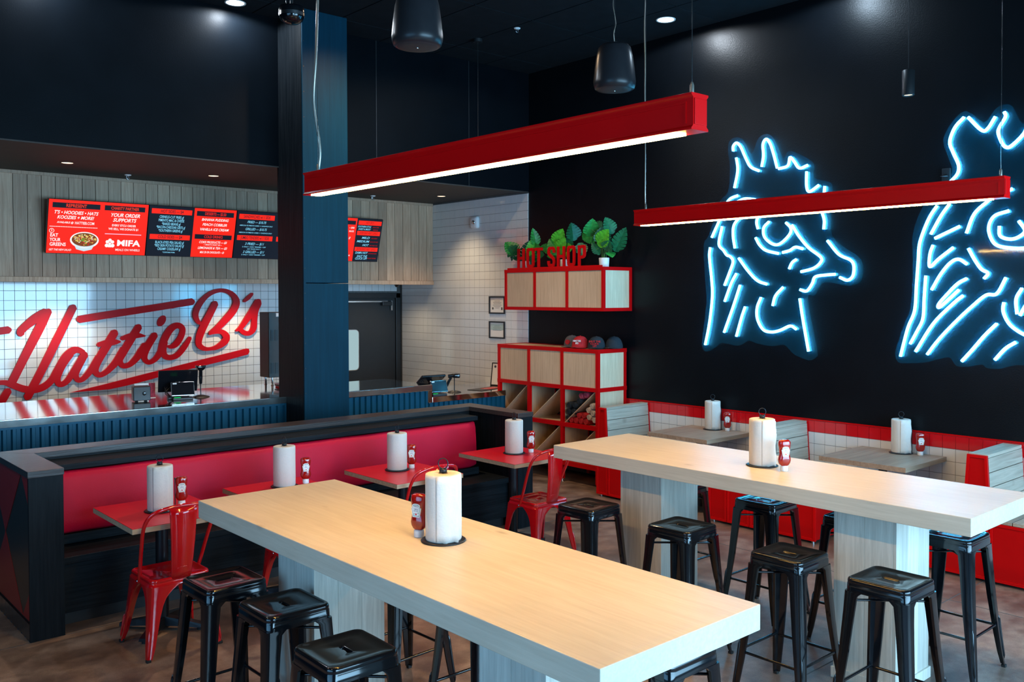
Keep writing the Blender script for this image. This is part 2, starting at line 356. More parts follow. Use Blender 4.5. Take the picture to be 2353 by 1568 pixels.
# ---- outlines of the flat sign art, in metres on the wall planes
SIGN= [('bar', [(2.06, 1.681, 0.079), (2.24, 1.707, 0.08), (2.408, 1.729, 0.081)]), ('letter_h', [(2.523, 1.678, 0.074), (2.532, 1.718, 0.081), (2.589, 1.777, 0.087), (2.682, 1.853, 0.099), (2.784, 1.924, 0.084)]), ('letter_h', [(2.81, 1.931, 0.074), (2.714, 1.739, 0.098), (2.56, 1.422, 0.089), (2.433, 1.154, 0.085)]), ('letter_h', [(3.069, 1.972, 0.082), (2.9, 1.622, 0.091), (2.742, 1.292, 0.088), (2.583, 0.976, 0.084)]), ('letter_a', [(2.264, 1.155, 0.049), (2.36, 1.155, 0.055), (2.433, 1.127, 0.071), (2.539, 1.076, 0.076), (2.638, 1.056, 0.079), (2.739, 1.078, 0.079), (2.826, 1.145, 0.076), (2.905, 1.274, 0.087), (2.98, 1.402, 0.091), (3.056, 1.472, 0.084), (3.113, 1.479, 0.069), (3.171, 1.448, 0.056)]), ('letter_a', [(3.029, 1.442, 0.086), (2.949, 1.318, 0.076), (2.895, 1.18, 0.064), (2.901, 1.112, 0.067), (2.946, 1.1, 0.062), (3.008, 1.149, 0.066), (3.098, 1.291, 0.074), (3.18, 1.419, 0.084)]), ('letter_a', [(3.182, 1.426, 0.085), (3.116, 1.3, 0.086), (3.083, 1.197, 0.067), (3.109, 1.136, 0.059), (3.168, 1.149, 0.059), (3.259, 1.249, 0.076)]), ('letter_t', [(3.517, 1.67, 0.09), (3.427, 1.517, 0.095), (3.324, 1.337, 0.088), (3.295, 1.232, 0.074), (3.34, 1.179, 0.061), (3.423, 1.213, 0.064), (3.527, 1.317, 0.083), (3.565, 1.374, 0.087)]), ('letter_t', [(3.259, 1.249, 0.076), (3.296, 1.31, 0.084), (3.342, 1.385, 0.09)]), ('letter_t', [(3.333, 1.53, 0.053), (3.427, 1.551, 0.07), (3.511, 1.557, 0.069), (3.577, 1.558, 0.022)]), ('letter_t', [(3.792, 1.73, 0.084), (3.698, 1.578, 0.09), (3.608, 1.425, 0.085), (3.57, 1.335, 0.07), (3.606, 1.271, 0.059), (3.686, 1.285, 0.063), (3.768, 1.362, 0.079), (3.823, 1.443, 0.088)]), ('letter_t', [(3.527, 1.317, 0.083), (3.565, 1.374, 0.088), (3.623, 1.47, 0.092)]), ('letter_t', [(3.597, 1.595, 0.048), (3.69, 1.62, 0.067), (3.78, 1.626, 0.062), (3.863, 1.617, 0.018)]), ('letter_i', [(3.768, 1.362, 0.078), (3.823, 1.439, 0.086), (3.869, 1.507, 0.086)]), ('letter_i', [(3.979, 1.626, 0.081), (3.906, 1.514, 0.087), (3.859, 1.414, 0.082), (3.858, 1.339, 0.065), (3.904, 1.297, 0.055), (3.978, 1.329, 0.062), (4.049, 1.419, 0.08), (4.082, 1.498, 0.085)]), ('letter_e', [(4.049, 1.419, 0.08), (4.092, 1.564, 0.088), (4.169, 1.69, 0.084), (4.255, 1.735, 0.072), (4.317, 1.691, 0.07), (4.297, 1.595, 0.074), (4.234, 1.507, 0.076), (4.176, 1.476, 0.053), (4.134, 1.482, 0.028)]), ('letter_e', [(4.092, 1.536, 0.083), (4.077, 1.432, 0.077), (4.099, 1.365, 0.071), (4.165, 1.343, 0.064), (4.251, 1.372, 0.069), (4.339, 1.469, 0.07), (4.408, 1.574, 0.049)]), ('letter_b', [(4.735, 2.001, 0.085), (4.658, 1.857, 0.092), (4.566, 1.684, 0.095), (4.521, 1.559, 0.087), (4.525, 1.481, 0.073), (4.584, 1.437, 0.056), (4.664, 1.429, 0.044), (4.765, 1.452, 0.063), (4.853, 1.513, 0.089), (4.877, 1.577, 0.09), (4.818, 1.638, 0.065), (4.736, 1.642, 0.052), (4.656, 1.611, 0.017)]), ('letter_b', [(4.567, 1.74, 0.029), (4.508, 1.78, 0.055), (4.481, 1.87, 0.073), (4.525, 1.981, 0.073), (4.62, 2.09, 0.058), (4.731, 2.152, 0.053), (4.854, 2.164, 0.05), (4.962, 2.116, 0.064), (5.016, 2.021, 0.091), (4.975, 1.912, 0.094), (4.871, 1.795, 0.089), (4.757, 1.689, 0.074), (4.661, 1.628, 0.04)]), ('letter_s', [(5.318, 2.019, 0.098), (5.25, 1.919, 0.095), (5.142, 1.774, 0.075), (5.067, 1.681, 0.057), (5.006, 1.646, 0.02)]), ('letter_s', [(5.31, 1.999, 0.099), (5.274, 1.898, 0.081), (5.258, 1.777, 0.077), (5.248, 1.676, 0.08), (5.199, 1.615, 0.062), (5.13, 1.614, 0.061), (5.067, 1.656, 0.057)]), ('apostrophe', [(5.233, 2.123, 0.035), (5.177, 2.07, 0.052), (5.121, 2.026, 0.035)]), ('bar', [(3.129, 1.829, 0.084), (3.44, 1.878, 0.085), (3.966, 1.953, 0.083), (4.442, 2.025, 0.085)]), ('tail', [(2.391, 1.064, 0.078), (2.342, 0.979, 0.082), (2.26, 0.841, 0.082)])]
POLY= [('bar', [(3.024, 0.997), (3.385, 1.064), (3.785, 1.145), (4.633, 1.313), (5.155, 1.414), (5.183, 1.406), (5.19, 1.37), (5.17, 1.335), (4.938, 1.286), (4.239, 1.156), (3.785, 1.06), (3.618, 1.029), (3.449, 1.004)])]
DOT= (4.064, 1.794)
ROOSTER1= [[(5.239, 3.516), (5.239, 3.563), (5.2, 3.591), (5.152, 3.544), (5.101, 3.442), (5.04, 3.341), (4.944, 3.29)], [(5.203, 3.445), (5.186, 3.322), (5.223, 3.151)], [(4.915, 3.327), (4.896, 3.427), (4.902, 3.538), (4.867, 3.585), (4.824, 3.537), (4.785, 3.431), (4.746, 3.296)], [(4.731, 3.288), (4.633, 3.306), (4.611, 3.381), (4.568, 3.34), (4.512, 3.271), (4.427, 3.288)], [(4.438, 3.231), (4.437, 3.097), (4.408, 3.045), (4.314, 3.094)], [(4.255, 3.08), (4.265, 2.977)], [(4.289, 2.866), (4.259, 2.775), (4.263, 2.692)], [(5.31, 3.018), (5.264, 3.053), (5.185, 3.073)], [(5.191, 3.014), (5.099, 3.036), (4.983, 3.018)], [(4.946, 2.87), (4.969, 2.799), (4.953, 2.734)], [(5.384, 2.872), (5.492, 2.677)], [(5.367, 2.781), (5.406, 2.609), (5.349, 2.54), (5.31, 2.492), (5.27, 2.477), (5.237, 2.424), (5.281, 2.313), (5.336, 2.192)], [(5.162, 2.857), (5.227, 2.787), (5.238, 2.685), (5.216, 2.559)], [(5.511, 2.577), (5.52, 2.48), (5.49, 2.232), (5.484, 2.07), (5.518, 1.811), (5.569, 1.589)], [(5.198, 2.307), (5.258, 2.21), (5.334, 2.032)], [(5.154, 2.192), (5.235, 1.977), (5.34, 1.723)], [(5.095, 1.98), (5.136, 1.875), (5.195, 1.688)], [(5.171, 2.458), (5.062, 2.328), (4.956, 2.234), (4.853, 2.199)], [(4.918, 2.07), (4.96, 1.97), (4.954, 1.86), (4.89, 1.762), (4.797, 1.742), (4.705, 1.762), (4.6, 1.805), (4.536, 1.776)], [(4.677, 2.168), (4.758, 2.088), (4.788, 1.994)], [(4.501, 2.062), (4.473, 1.896), (4.409, 1.575)], [(4.499, 2.145), (4.431, 2.132), (4.374, 2.201), (4.346, 2.261), (4.243, 2.276), (4.149, 2.281)], [(4.105, 2.253), (4.033, 2.226), (3.98, 2.263), (3.972, 2.355), (4.007, 2.406), (4.116, 2.46), (4.226, 2.587)], [(4.586, 2.749), (4.512, 2.64), (4.414, 2.531), (4.291, 2.44), (4.295, 2.389), (4.366, 2.339), (4.49, 2.311)], [(4.833, 2.795), (4.89, 2.74), (4.884, 2.658), (4.822, 2.597), (4.75, 2.571), (4.68, 2.599), (4.605, 2.671), (4.601, 2.724), (4.65, 2.775)], [(4.979, 2.649), (4.936, 2.579), (4.863, 2.522), (4.729, 2.488)], [(4.684, 2.496), (4.609, 2.512), (4.55, 2.541), (4.472, 2.522)], [(4.54, 2.426), (4.584, 2.397), (4.613, 2.34)]]
ROOSTER2= [[(3.04, 3.523), (3.112, 3.45), (3.151, 3.34), (3.124, 3.251), (3.081, 3.146), (3.088, 3.075), (3.146, 3.013)], [(3.009, 3.518), (2.906, 3.401), (2.859, 3.408), (2.803, 3.493)], [(2.738, 3.52), (2.729, 3.48), (2.773, 3.403), (2.78, 3.356), (2.746, 3.268), (2.707, 3.24), (2.656, 3.271), (2.597, 3.331), (2.575, 3.376)], [(2.732, 2.894), (2.672, 2.916)], [(3.249, 2.828), (3.306, 2.745), (3.357, 2.63), (3.392, 2.515), (3.401, 2.377), (3.414, 2.174), (3.428, 1.962), (3.485, 1.813), (3.546, 1.572)], [(3.149, 2.835), (3.219, 2.739), (3.298, 2.597)], [(2.847, 2.84), (2.954, 2.743), (3.014, 2.59)], [(3.264, 2.561), (3.174, 2.601), (3.066, 2.648)], [(3.279, 2.506), (3.303, 2.438), (3.31, 2.342), (3.29, 2.334), (3.235, 2.388), (3.115, 2.479)], [(3.288, 2.136), (3.218, 2.26), (3.141, 2.354), (3.075, 2.383), (3.007, 2.342)], [(2.997, 2.467), (2.951, 2.379), (2.898, 2.3), (2.847, 2.265), (2.876, 2.223)], [(3.337, 2.254), (3.348, 2.076), (3.358, 1.898), (3.406, 1.791), (3.463, 1.682)], [(3.009, 2.225), (3.078, 2.186), (3.154, 2.108), (3.228, 2.02), (3.223, 1.992), (3.138, 2.068), (3.069, 2.135)], [(3.035, 2.088), (3.107, 2.029), (3.27, 1.859), (3.417, 1.619)], [(2.713, 2.228), (2.78, 2.103), (2.86, 2.092), (2.97, 1.998), (3.098, 1.871), (3.229, 1.724), (3.32, 1.599)], [(2.778, 1.866), (2.864, 1.775), (2.959, 1.655), (3.041, 1.557)], [(2.638, 1.726), (2.712, 1.674), (2.789, 1.582)], [(2.726, 2.035), (2.732, 1.97), (2.699, 1.887), (2.643, 1.828), (2.552, 1.778), (2.443, 1.774), (2.351, 1.836)], [(2.597, 2.144), (2.638, 2.061), (2.63, 1.945)], [(2.609, 1.934), (2.584, 1.987), (2.548, 2.047)], [(2.696, 2.748), (2.806, 2.712), (2.845, 2.616), (2.804, 2.502), (2.712, 2.463), (2.559, 2.457), (2.473, 2.528)], [(2.766, 2.633), (2.759, 2.556), (2.687, 2.527), (2.623, 2.542), (2.58, 2.588), (2.625, 2.665)]]
BACK1= [(5.622, 1.597), (5.598, 1.53), (5.528, 1.529), (5.448, 1.575), (5.391, 1.615), (5.3, 1.609), (5.189, 1.595), (5.113, 1.626), (5.059, 1.651), (4.953, 1.623), (4.796, 1.607), (4.684, 1.625), (4.634, 1.6), (4.564, 1.541), (4.418, 1.491), (4.342, 1.526), (4.333, 1.595), (4.431, 2.062), (4.364, 2.088), (4.289, 2.2), (4.187, 2.207), (4.042, 2.176), (3.926, 2.204), (3.896, 2.278), (3.901, 2.378), (3.955, 2.446), (4.08, 2.526), (4.19, 2.632), (4.2, 2.794), (4.199, 2.932), (4.191, 3.083), (4.252, 3.128), (4.376, 3.173), (4.377, 3.302), (4.522, 3.4), (4.634, 3.447), (4.69, 3.387), (4.786, 3.566), (4.864, 3.635), (4.962, 3.605), (5.041, 3.461), (5.132, 3.61), (5.225, 3.648), (5.298, 3.614), (5.308, 3.51), (5.286, 3.367), (5.306, 3.123), (5.412, 3.026), (5.529, 2.712), (5.602, 2.598), (5.577, 2.214), (5.565, 2.022)]
BACK2= [(3.605, 1.594), (3.571, 1.52), (3.478, 1.517), (3.347, 1.529), (3.267, 1.553), (3.165, 1.582), (3.126, 1.569), (3.087, 1.515), (2.996, 1.516), (2.891, 1.538), (2.854, 1.513), (2.76, 1.511), (2.633, 1.549), (2.482, 1.55), (2.349, 1.653), (2.287, 1.946), (2.365, 2.656), (2.371, 3.188), (2.483, 3.47), (2.607, 3.407), (2.684, 3.555), (2.749, 3.579), (2.814, 3.548), (2.893, 3.462), (3.03, 3.574), (3.141, 3.497), (3.21, 3.363), (3.166, 3.213), (3.137, 3.094), (3.221, 2.914), (3.366, 2.837), (3.454, 2.605), (3.452, 2.378), (3.466, 2.01), (3.523, 1.845)]
HS= [(7.999, 7.876), (7.838, 7.71), (7.695, 7.57), (7.482, 7.361), (7.326, 7.2), (7.165, 7.042), (6.995, 6.882)] 
# ================================================================ THE ROOM
XW = 7.57      # face of the right hand wall
YS = 8.27      # face of the bulkhead over the counter
YB = 11.08     # face of the rear wall
ZC, ZS = 4.83, 3.38
def struct(o, label=None): o['kind'] = 'structure'; return o
f = MB().box(-2.4, XW+.15, -2.1, YB+.15, -.1, 0).ob('floor', 'floor', fix=True); struct(f)
# darker cut joints and small stains in the slab
sb = MB()
for y_ in (2.62, 6.0): sb.box(-2.3, XW, y_-.003, y_+.003, .0003, .0012)
for x_ in (3.45, 6.3): sb.box(x_-.003, x_+.003, -2, YB, .0003, .0012)
sb.ob('saw_joint', 'grout_dark', f)
cl = thing('ceiling', None, None, (0, 0, ZC), kind='structure')
MB().box(-2.4, XW+.15, -2.1, YS+.1, ZC+.03, ZC+.1).ob('ceiling_deck', 'ceil_paint', cl)
tile_me = None
for i in range(13):
    for j in range(9):
        x0 = -1.9+i*.73; y0 = -1.9+j*1.22
        if y0 > YS-.3: continue
        wx, wy = min(.715, XW-x0-.01), min(1.205, YS-y0-.01)
        if wx < .1 or wy < .1: continue
        MB().box(x0, x0+wx, y0, y0+wy, ZC, ZC+.03).ob('ceiling_tile', 'ceil_paint', cl)
wr = MB().box(XW, XW+.15, -2.1, YB+.15, 0, ZC+.1).ob('wall_right', 'black_paint'); struct(wr)
wb = MB().box(-2.4, XW, YB, YB+.15, 0, ZS+.2).ob('wall_back', 'grout_dark'); struct(wb)
wu = thing('wall_upper', None, None, (0, YS, ZS), kind='structure')
MB().box(-2.4, XW, YS, YS+.12, ZS, ZC+.05).ob('panel', 'bulkhead', wu, off=(0, YS, ZS))
for x_ in (5.35, 6.62): MB().box(x_-.004, x_+.004, YS-.003, YS, ZS, ZC).ob('seam', 'black_matte', wu, off=(0, YS, ZS))
c2 = MB().box(-2.4, XW, YS+.12, YB, ZS, ZS+.1).box(-2.4, XW, YS, YS+.12, ZS-.012, ZS).ob('ceiling', 'ceil_brown'); struct(c2)
wl = MB().box(-2.55, -2.4, 4.3, YB+.15, 0, ZC).box(-2.55, -2.4, -2.1, 4.3, 0, .4).box(-2.55, -2.4, -2.1, 4.3, 3.1, ZC).box(-2.55, -2.4, -2.1, -1.0, .4, 3.1).ob('wall_left', 'black_paint'); struct(wl)
wf = MB().box(-2.4, .8, -2.25, -2.1, 0, ZC).box(.8, XW+.15, -2.25, -2.1, 0, .35).box(.8, XW+.15, -2.25, -2.1, 3.15, ZC).ob('wall_front', 'black_paint'); struct(wf)
# storefront glazing behind and beside the camera
wn = thing('window_1', None, None, (.8, -2.18, .35), kind='structure')
for k in range(6):
    x_ = .8+k*1.364
    MB().box(x_-.03, x_+.03, -2.22, -2.13, .35, 3.15).ob('mullion', 'black_matte', wn)
MB().box(.8, XW, -2.22, -2.13, .35, .41).box(.8, XW, -2.22, -2.13, 3.09, 3.15).ob('window_frame', 'black_matte', wn)
for k in range(5): MB().box(.83+k*1.364, .83+k*1.364+1.30, -2.18, -2.172, .41, 3.09).ob('pane', 'glass', wn)
wn = thing('window_2', None, None, (-2.48, -1, .4), kind='structure')
for k in range(5):
    y_ = -1.0+k*1.325
    MB().box(-2.52, -2.43, y_-.03, y_+.03, .4, 3.1).ob('mullion', 'black_matte', wn)
for k in range(4): MB().box(-2.48, -2.472, -.97+k*1.325, -.97+k*1.325+1.265, .4, 3.1).ob('pane', 'glass', wn)

# ---------------- wall tiles, each its own piece up to 300 a wall
P4 = .1057
def tiles(parent, cells, plane, wall, m='tile_white', limit=300, th=.007):
    """cells [(a,z)] lower corner of a tile along the wall; nearest first"""
    cells = sorted(cells, key=lambda c: c[2] if len(c) > 2 else 0)
    s = P4-.0032
    box = MB().box(0, s, -th, 0, 0, s) if plane == 'Y' else MB().box(-th, 0, 0, s, 0, s)
    me = box.mesh('tile', fix=True); me.materials.append(M[m])
    for c in cells[:limit]:
        o = bpy.data.objects.new('tile', me); COL.objects.link(o); o.parent = parent
        wl_ = world_loc(parent)
        p = (c[0], wall, c[1]) if plane == 'Y' else (wall, c[0], c[1])
        o.location = [a-b for a, b in zip(p, wl_)]
        o.rotation_euler = (0, radians(random.uniform(-.15, .15)), random.uniform(-.0025, .0025)) if plane == 'Y' else (0, random.uniform(-.002, .002), random.uniform(-.0025, .0025))
    rest = MB()
    for c in cells[limit:]:
        if plane == 'Y': rest.box(c[0], c[0]+s, wall-th, wall, c[1], c[1]+s)
        else: rest.box(wall-th, wall, c[0], c[0]+s, c[1], c[1]+s)
    if rest.v: rest.ob('tiles', m, parent)['kind'] = 'stuff'
cells = []
for i in range(62):
    for j in range(22):
        x_ = 1.087+i*P4*1.012; z_ = j*P4*1.012+.02
        if x_+P4 > XW-.01: continue
        if 6.40 < x_+P4/2 < 7.56 and z_ < 2.13: continue
        vis = (2.2 < x_ < 5.4 and z_ > 1.0) or x_ > 6.3
        if z_ > 2.4: continue
        cells.append((x_, z_, (0 if vis else 50)+hypot(x_-0, 0)*.1+ (0 if z_ > .9 else 5)))
tiles(wb, cells, 'Y', YB)
MB().box(XW-.008, XW, YS, YB, 0, ZS).ob('grout_bed', 'grout_dark', wr)
cells = []
n_ = int((YB-YS)/P4)
for i in range(n_+1):
    for j in range(32):
        y_ = YS+.002+i*P4; z_ = j*P4-.02
        if y_+P4 > YB or z_+P4 > ZS+.01 or z_ < 0: continue
        cells.append((y_, z_, y_+(0 if z_ > .9 else 9)+(2 if z_ > 2.2 and y_ > 10.2 else 0)))
tiles(wr, cells, 'X', XW-.008)
MB().box(XW-.003, XW, -1.2, YS, .02, .94).ob('grout_bed', 'grout_dark', wr)
red, wh = [], []
for i in range(-52, 37):
    y_ = 4.367+i*P4
    if y_+P4 > YS: continue
    near = 0 if 2.2 < y_ < 6.7 else 20
    red.append((y_, .938-P4, near+abs(y_-4)))
    for j in range(1, 8):
        wh.append((y_, .938-P4*(j+1), near+abs(y_-4)*.3+(0 if j < 5 else 10+j)))
tiles(wr, wh, 'X', XW-.003)
tiles(wr, red, 'X', XW-.003, 'tile_red')
MB().box(XW-.016, XW, -1.2, YS, .938, .950).ob('tile_trim', 'red_metal', wr)

# ---------------- column
col = thing('column', 'tall blue-black panelled column standing behind the half wall', 'column', (4.45, 8.05, 0))
MB().box(4.215, 4.705, 7.79, 8.30, 0, 2.215).ob('lower_panel', 'column_paint', col, bevel=.004)
MB().box(4.215, 4.705, 7.79, 8.30, 2.221, ZC).ob('upper_panel', 'column_paint', col, bevel=.004)
MB().box(4.212, 4.235, 7.786, 7.80, 0, ZC).ob('corner_bead', 'column_paint', col)
MB().box(4.209, 4.2155, 7.802, 8.30, 0, ZC).ob('side_board', 'black_wood_z', col)
for z_ in [k*.24+.2 for k in range(19)]:
    MB().lathe([(0, -.001), (.006, 0)], n=8).ob('screw', 'black_matte', col, off=(0, 0, 0)).location = (-.225+.0, -.266, z_)
for o in [c for c in col.children if c.name.startswith('screw')]: o.rotation_euler = (radians(90), 0, 0)

# ---------------- rear door behind the counter
dr = thing('door_1', None, None, (7.0, YB, 0), kind='structure')
MB().box(6.42, 6.50, YB-.05, YB, 0, 2.13).box(7.46, 7.535, YB-.05, YB, 0, 2.13).box(6.42, 7.535, YB-.05, YB, 2.06, 2.13).ob('door_frame', 'black_matte', dr, bevel=.004)
MB().box(6.505, 7.455, YB-.03, YB-.005, .01, 2.055).ob('door_leaf', 'black_matte', dr, bevel=.003)
MB().loft([[(6.715+x, YB-.0305-.001*0, 1.325+y) for x, y, _ in ring_rr(.235, .58, .06, 0, 5)], [(6.715+x, YB-.042, 1.325+y) for x, y, _ in ring_rr(.235, .58, .06, 0, 5)]]).ob('window_rim', 'chrome', dr)
MB().prism([(6.715+x, 1.325+y) for x, y, _ in ring_rr(.215, .56, .05, 0, 5)], lambda a, b, t: (a, t, b), YB-.044, YB-.04).ob('window_pane', 'frosted', dr)
MB().box(6.52, 7.30, YB-.075, YB-.05, 2.00, 2.02).ob('closer_arm', 'chrome', dr)
MB().box(7.20, 7.36, YB-.10, YB-.03, 1.95, 2.01).ob('closer_box', 'black_matte', dr, bevel=.006)
MB().box(7.36, 7.385, YB-.07, YB-.05, 1.88, 2.02).ob('closer_bracket', 'chrome', dr)

# ================================================================ TIMBER CLADDING OVER THE COUNTER
YW = 10.25
cd_ = thing('wood_cladding', 'pale vertical timber board cladding hanging above the tiled wall behind the menus', 'wall panel', (4.5, YW, 2.25))
MB().box(1.0, XW-.017, YW+.022, YW+.10, 2.26, ZS-.001).ob('backing', 'black_matte', cd_)
x_ = 1.102
plk = MB().box(0, .1265, 0, .02, 0, ZS-2.285-.05).mesh('plank', fix=True); plk.materials.append(M['plank'])
while x_ < XW-.03:
    wd = min(.1265, XW-.017-x_)
    if wd > .12:
        o = bpy.data.objects.new('plank', plk); COL.objects.link(o); o.parent = cd_; o.location = (x_-4.5, random.uniform(-.001, .001), 2.30-2.25)
    else: MB().box(x_, x_+wd, YW, YW+.02, 2.30, ZS-.035).ob('plank', 'plank', cd_)
    x_ += .1322
MB().box(1.0, XW-.017, YW-.022, YW+.09, 2.245, 2.298).ob('bottom_trim', 'plank', cd_, bevel=.003)
MB().box(1.0, XW-.017, YW-.012, YW+.02, ZS-.036, ZS-.001).ob('top_trim', 'plank', cd_, bevel=.002)

MB().box(1.0, XW-.02, YW+.1, YB-.01, 2.257, 2.275).ob('underside_board', 'plank', cd_)
# ================================================================ MENU SCREENS
TILT = math.atan2(.15, .55); SH = hypot(.15, .55)
def screen(k, label):
    xc = 3.058+k*1.0035
    t = thing('menu_screen', label, 'screen', (xc, 10.075, 2.815), group='menu screens above the counter')
    t.rotation_euler = (radians(90)+TILT, 0, 0)        # local x right, local y up, local z towards the room
    w_ = 1.000
    MB().box(-w_/2, w_/2, -SH/2, SH/2, -.045, 0).ob('housing', 'screen_black', t, off=(0, 0, 0), bevel=.003)
    MB().box(-.10, .10, -.10, .10, -.12, -.045).ob('bracket', 'black_matte', t, off=(0, 0, 0))
    return t
def Q(t, u0, u1, v0, v1, m, z=.0028, name='display_block'):
    if name == 'display': z = .0012
    X = lambda u: (u-.5)*.992; Y = lambda v: (.5-v)*(SH-.008)
    return MB().add([(X(u0), Y(v1), z), (X(u1), Y(v1), z), (X(u1), Y(v0), z), (X(u0), Y(v0), z)], [(0, 1, 2, 3)]).ob(name, m, t, off=(0, 0, 0), fix=False)
def T(t, s, u, v, h, m='e_white', sh=0, bold=.0, w=None, al='CENTER', sx=.62, z=.004):
    return lettering(s, h*SH, m, t, ((u-.5)*.992, (.5-v)*(SH-.008), z), sx=sx, shear=sh, bold=bold, align=al, fitw=(w*.992 if w else None))
a = screen(0, 'leftmost menu screen, red with a salad bowl and two black headings')
Q(a, 0, 1, 0, 1, 'e_red', name='display')
Q(a, .035, .50, .055, .150, 'e_dark'); Q(a, .545, .965, .055, .150, 'e_dark')
T(a, 'REPRESENT', .265, .105, .062, 'e_orange', bold=.02, w=.20); T(a, 'CHARITY PARTNER', .755, .105, .058, 'e_orange', bold=.02, w=.29)
T(a, "T'S \u2022 HOODIES \u2022 HATS", .265, .235, .062, sh=.3, bold=.03, w=.43); T(a, 'KOOZIES + MORE!', .262, .325, .060, sh=.3, bold=.03, w=.36)
T(a, 'AVAILABLE @', .165, .420, .034, sh=.2, bold=.03, w=.16); T(a, 'HATTIEB.COM', .355, .422, .052, bold=.02, w=.19)
for k in range(46): Q(a, .02+k*.0102, .0262+k*.0102, .494, .508, 'e_white')
o = MB().lathe([(0, .003), (.024, .003)], n=20, cap0=False).ob('round_emblem', 'e_white', a, off=(0, 0, 0), fix=False); o.location = (-.455, -.045, 0)
o = MB().lathe([(0, .004), (.019, .004)], n=20, cap0=False).ob('round_emblem', 'e_red', a, off=(0, 0, 0), fix=False); o.location = (-.455, -.045, 0)
T(a, 'B', .042, .577, .038, 'e_white', bold=.02, z=.0055)
T(a, 'EAT', .028, .665, .062, bold=.03, w=.075, al='LEFT'); T(a, 'YOUR', .028, .750, .062, bold=.03, w=.105, al='LEFT'); T(a, 'GREENS', .028, .835, .064, bold=.03, w=.155, al='LEFT')
T(a, 'GET THE NEW SALAD', .022, .935, .036, sh=.3, bold=.02, w=.215, al='LEFT')
# the salad bowl picture: flat print on the screen, built from small coloured shapes
X0, Y0 = (.365-.5)*.992, (.5-.73)*(SH-.008)
def disc(cx, cy, rx, ry, m, z, n=28, a0=0, a1=360, name='bowl_print'):
    pts = [(cx+rx*cos(radians(a0+(a1-a0)*k/n)), cy+ry*sin(radians(a0+(a1-a0)*k/n)), z) for k in range(n+(0 if a1-a0 == 360 else 1))]
    return MB().add(pts, [tuple(range(len(pts)))]).ob(name, m, a, off=(0, 0, 0), fix=False)
disc(X0, Y0-.005, .142, .088, 'e_white', .003)
m_ = MB(); m_.add([(X0-.105, Y0-.045, .003), (X0-.075, Y0-.105, .003), (X0, Y0-.124, .003), (X0+.075, Y0-.105, .003), (X0+.105, Y0-.045, .003)], [(0, 1, 2, 3, 4)]); 
M['e_bowl'] = emis('lcd_bowl', (.62, .82, .90), 1.0)
m_.ob('bowl_print', 'e_bowl', a, off=(0, 0, 0), fix=False)
disc(X0, Y0, .126, .072, emis('lcd_fill', (.20, .06, .01), 1), .004)
rg = random.Random(3)
fd = {'e_food_a': (.25, .035, .006), 'e_food_b': (.85, .45, .08), 'e_food_c': (.9, .85, .6), 'e_food_d': (.08, .45, .03), 'e_food_e': (.5, .02, .01), 'e_food_f': (.9, .7, .15)}
for k_, v_ in fd.items():
    M[k_] = emis(k_, v_, 1); mb = MB()
    for q in range(34):
        an = rg.uniform(0, 2*pi); rr = rg.random()**.5; ax, ay = cos(an)*rr*.115, sin(an)*rr*.062
        if k_ == 'e_food_d' and (abs(ax) > .05 or q > 15): ax *= .3; ay *= .3
        if k_ in ('e_food_a', 'e_food_e') and ay > .02: ay -= .03
        if k_ in ('e_food_c', 'e_food_f') and ay < 0: ay += .025
        s_ = rg.uniform(.005, .011); al_ = rg.uniform(0, 3); z_ = .005+q*.00002
        mb.add([(X0+ax+s_*cos(al_+b_*1.57), Y0+ay+s_*.7*sin(al_+b_*1.57), z_) for b_ in range(4)], [(0, 1, 2, 3)])
    mb.ob('bowl_print', k_, a, off=(0, 0, 0), fix=False)
T(a, 'YOUR ORDER', .760, .235, .068, sh=.3, bold=.03, w=.30); T(a, 'SUPPORTS', .755, .330, .068, sh=.3, bold=.03, w=.245)
T(a, 'EVERY STCU ORDER', .755, .432, .040, bold=.03, w=.25); T(a, 'WE SELL, WE DONATE $1', .755, .502, .040, bold=.03, w=.31)
Q(a, .565, .945, .592, .607, 'e_pink')
for (dx, dy, r_) in ((-.33, 0, .020), (0, .03, .018), (.026, .012, .018), (-.026, .012, .018), (.030, -.028, .020), (-.030, -.028, .020), (0, -.008, .014), (0.008, -.034, .014), (-.008, -.034, .014)):
    if dx == -.33: continue
    disc((.622-.5)*.992+dx, (.5-.775)*(SH-.008)+dy, r_, r_, 'e_white', .004, 14, name='leaf_emblem')
T(a, 'MIFA', .815, .775, .115, bold=.05, w=.245); T(a, 'MEALS ON WHEELS', .812, .905, .042, w=.255, bold=.01)
b_ = screen(1, 'menu screen with black hot sides column beside a red desserts column')
Q(b_, 0, .502, 0, 1, 'e_dark', name='display'); Q(b_, .502, 1, 0, 1, 'e_red', name='display')
def head(t, u0, u1, v0, v1, s, bar, ink, w): Q(t, u0, u1, v0, v1, bar); T(t, s, (u0+u1)/2, (v0+v1)/2, (v1-v0)*.60, ink, w=w, bold=.01)
head(b_, .025, .475, .055, .155, 'HOT SIDES \u2014 $4', 'e_red', 'e_dark', .25); head(b_, .025, .475, .565, .665, 'COLD SIDES \u2014 $4', 'e_red', 'e_dark', .27)
for s_, v_, w_ in (('CRINKLE-CUT FRIES gf', .215, .27), ('PIMENTO MAC & CHEESE', .283, .285), ('*BAKED BEANS gf', .353, .21), ('*BACON-CHEDDAR GRITS gf', .42, .32), ('*SOUTHERN GREENS gf', .488, .27),
                   ('BLACK-EYED PEA SALAD gf', .725, .32), ('*RED SKIN POTATO SALAD gf', .79, .33), ('CREAMY COLESLAW gf', .858, .26), ('*CONTAINS PORK', .925, .14)):
    T(b_, s_, .25, v_, .052 if v_ < .9 else .026, 'e_cyan', w=w_, bold=.015)
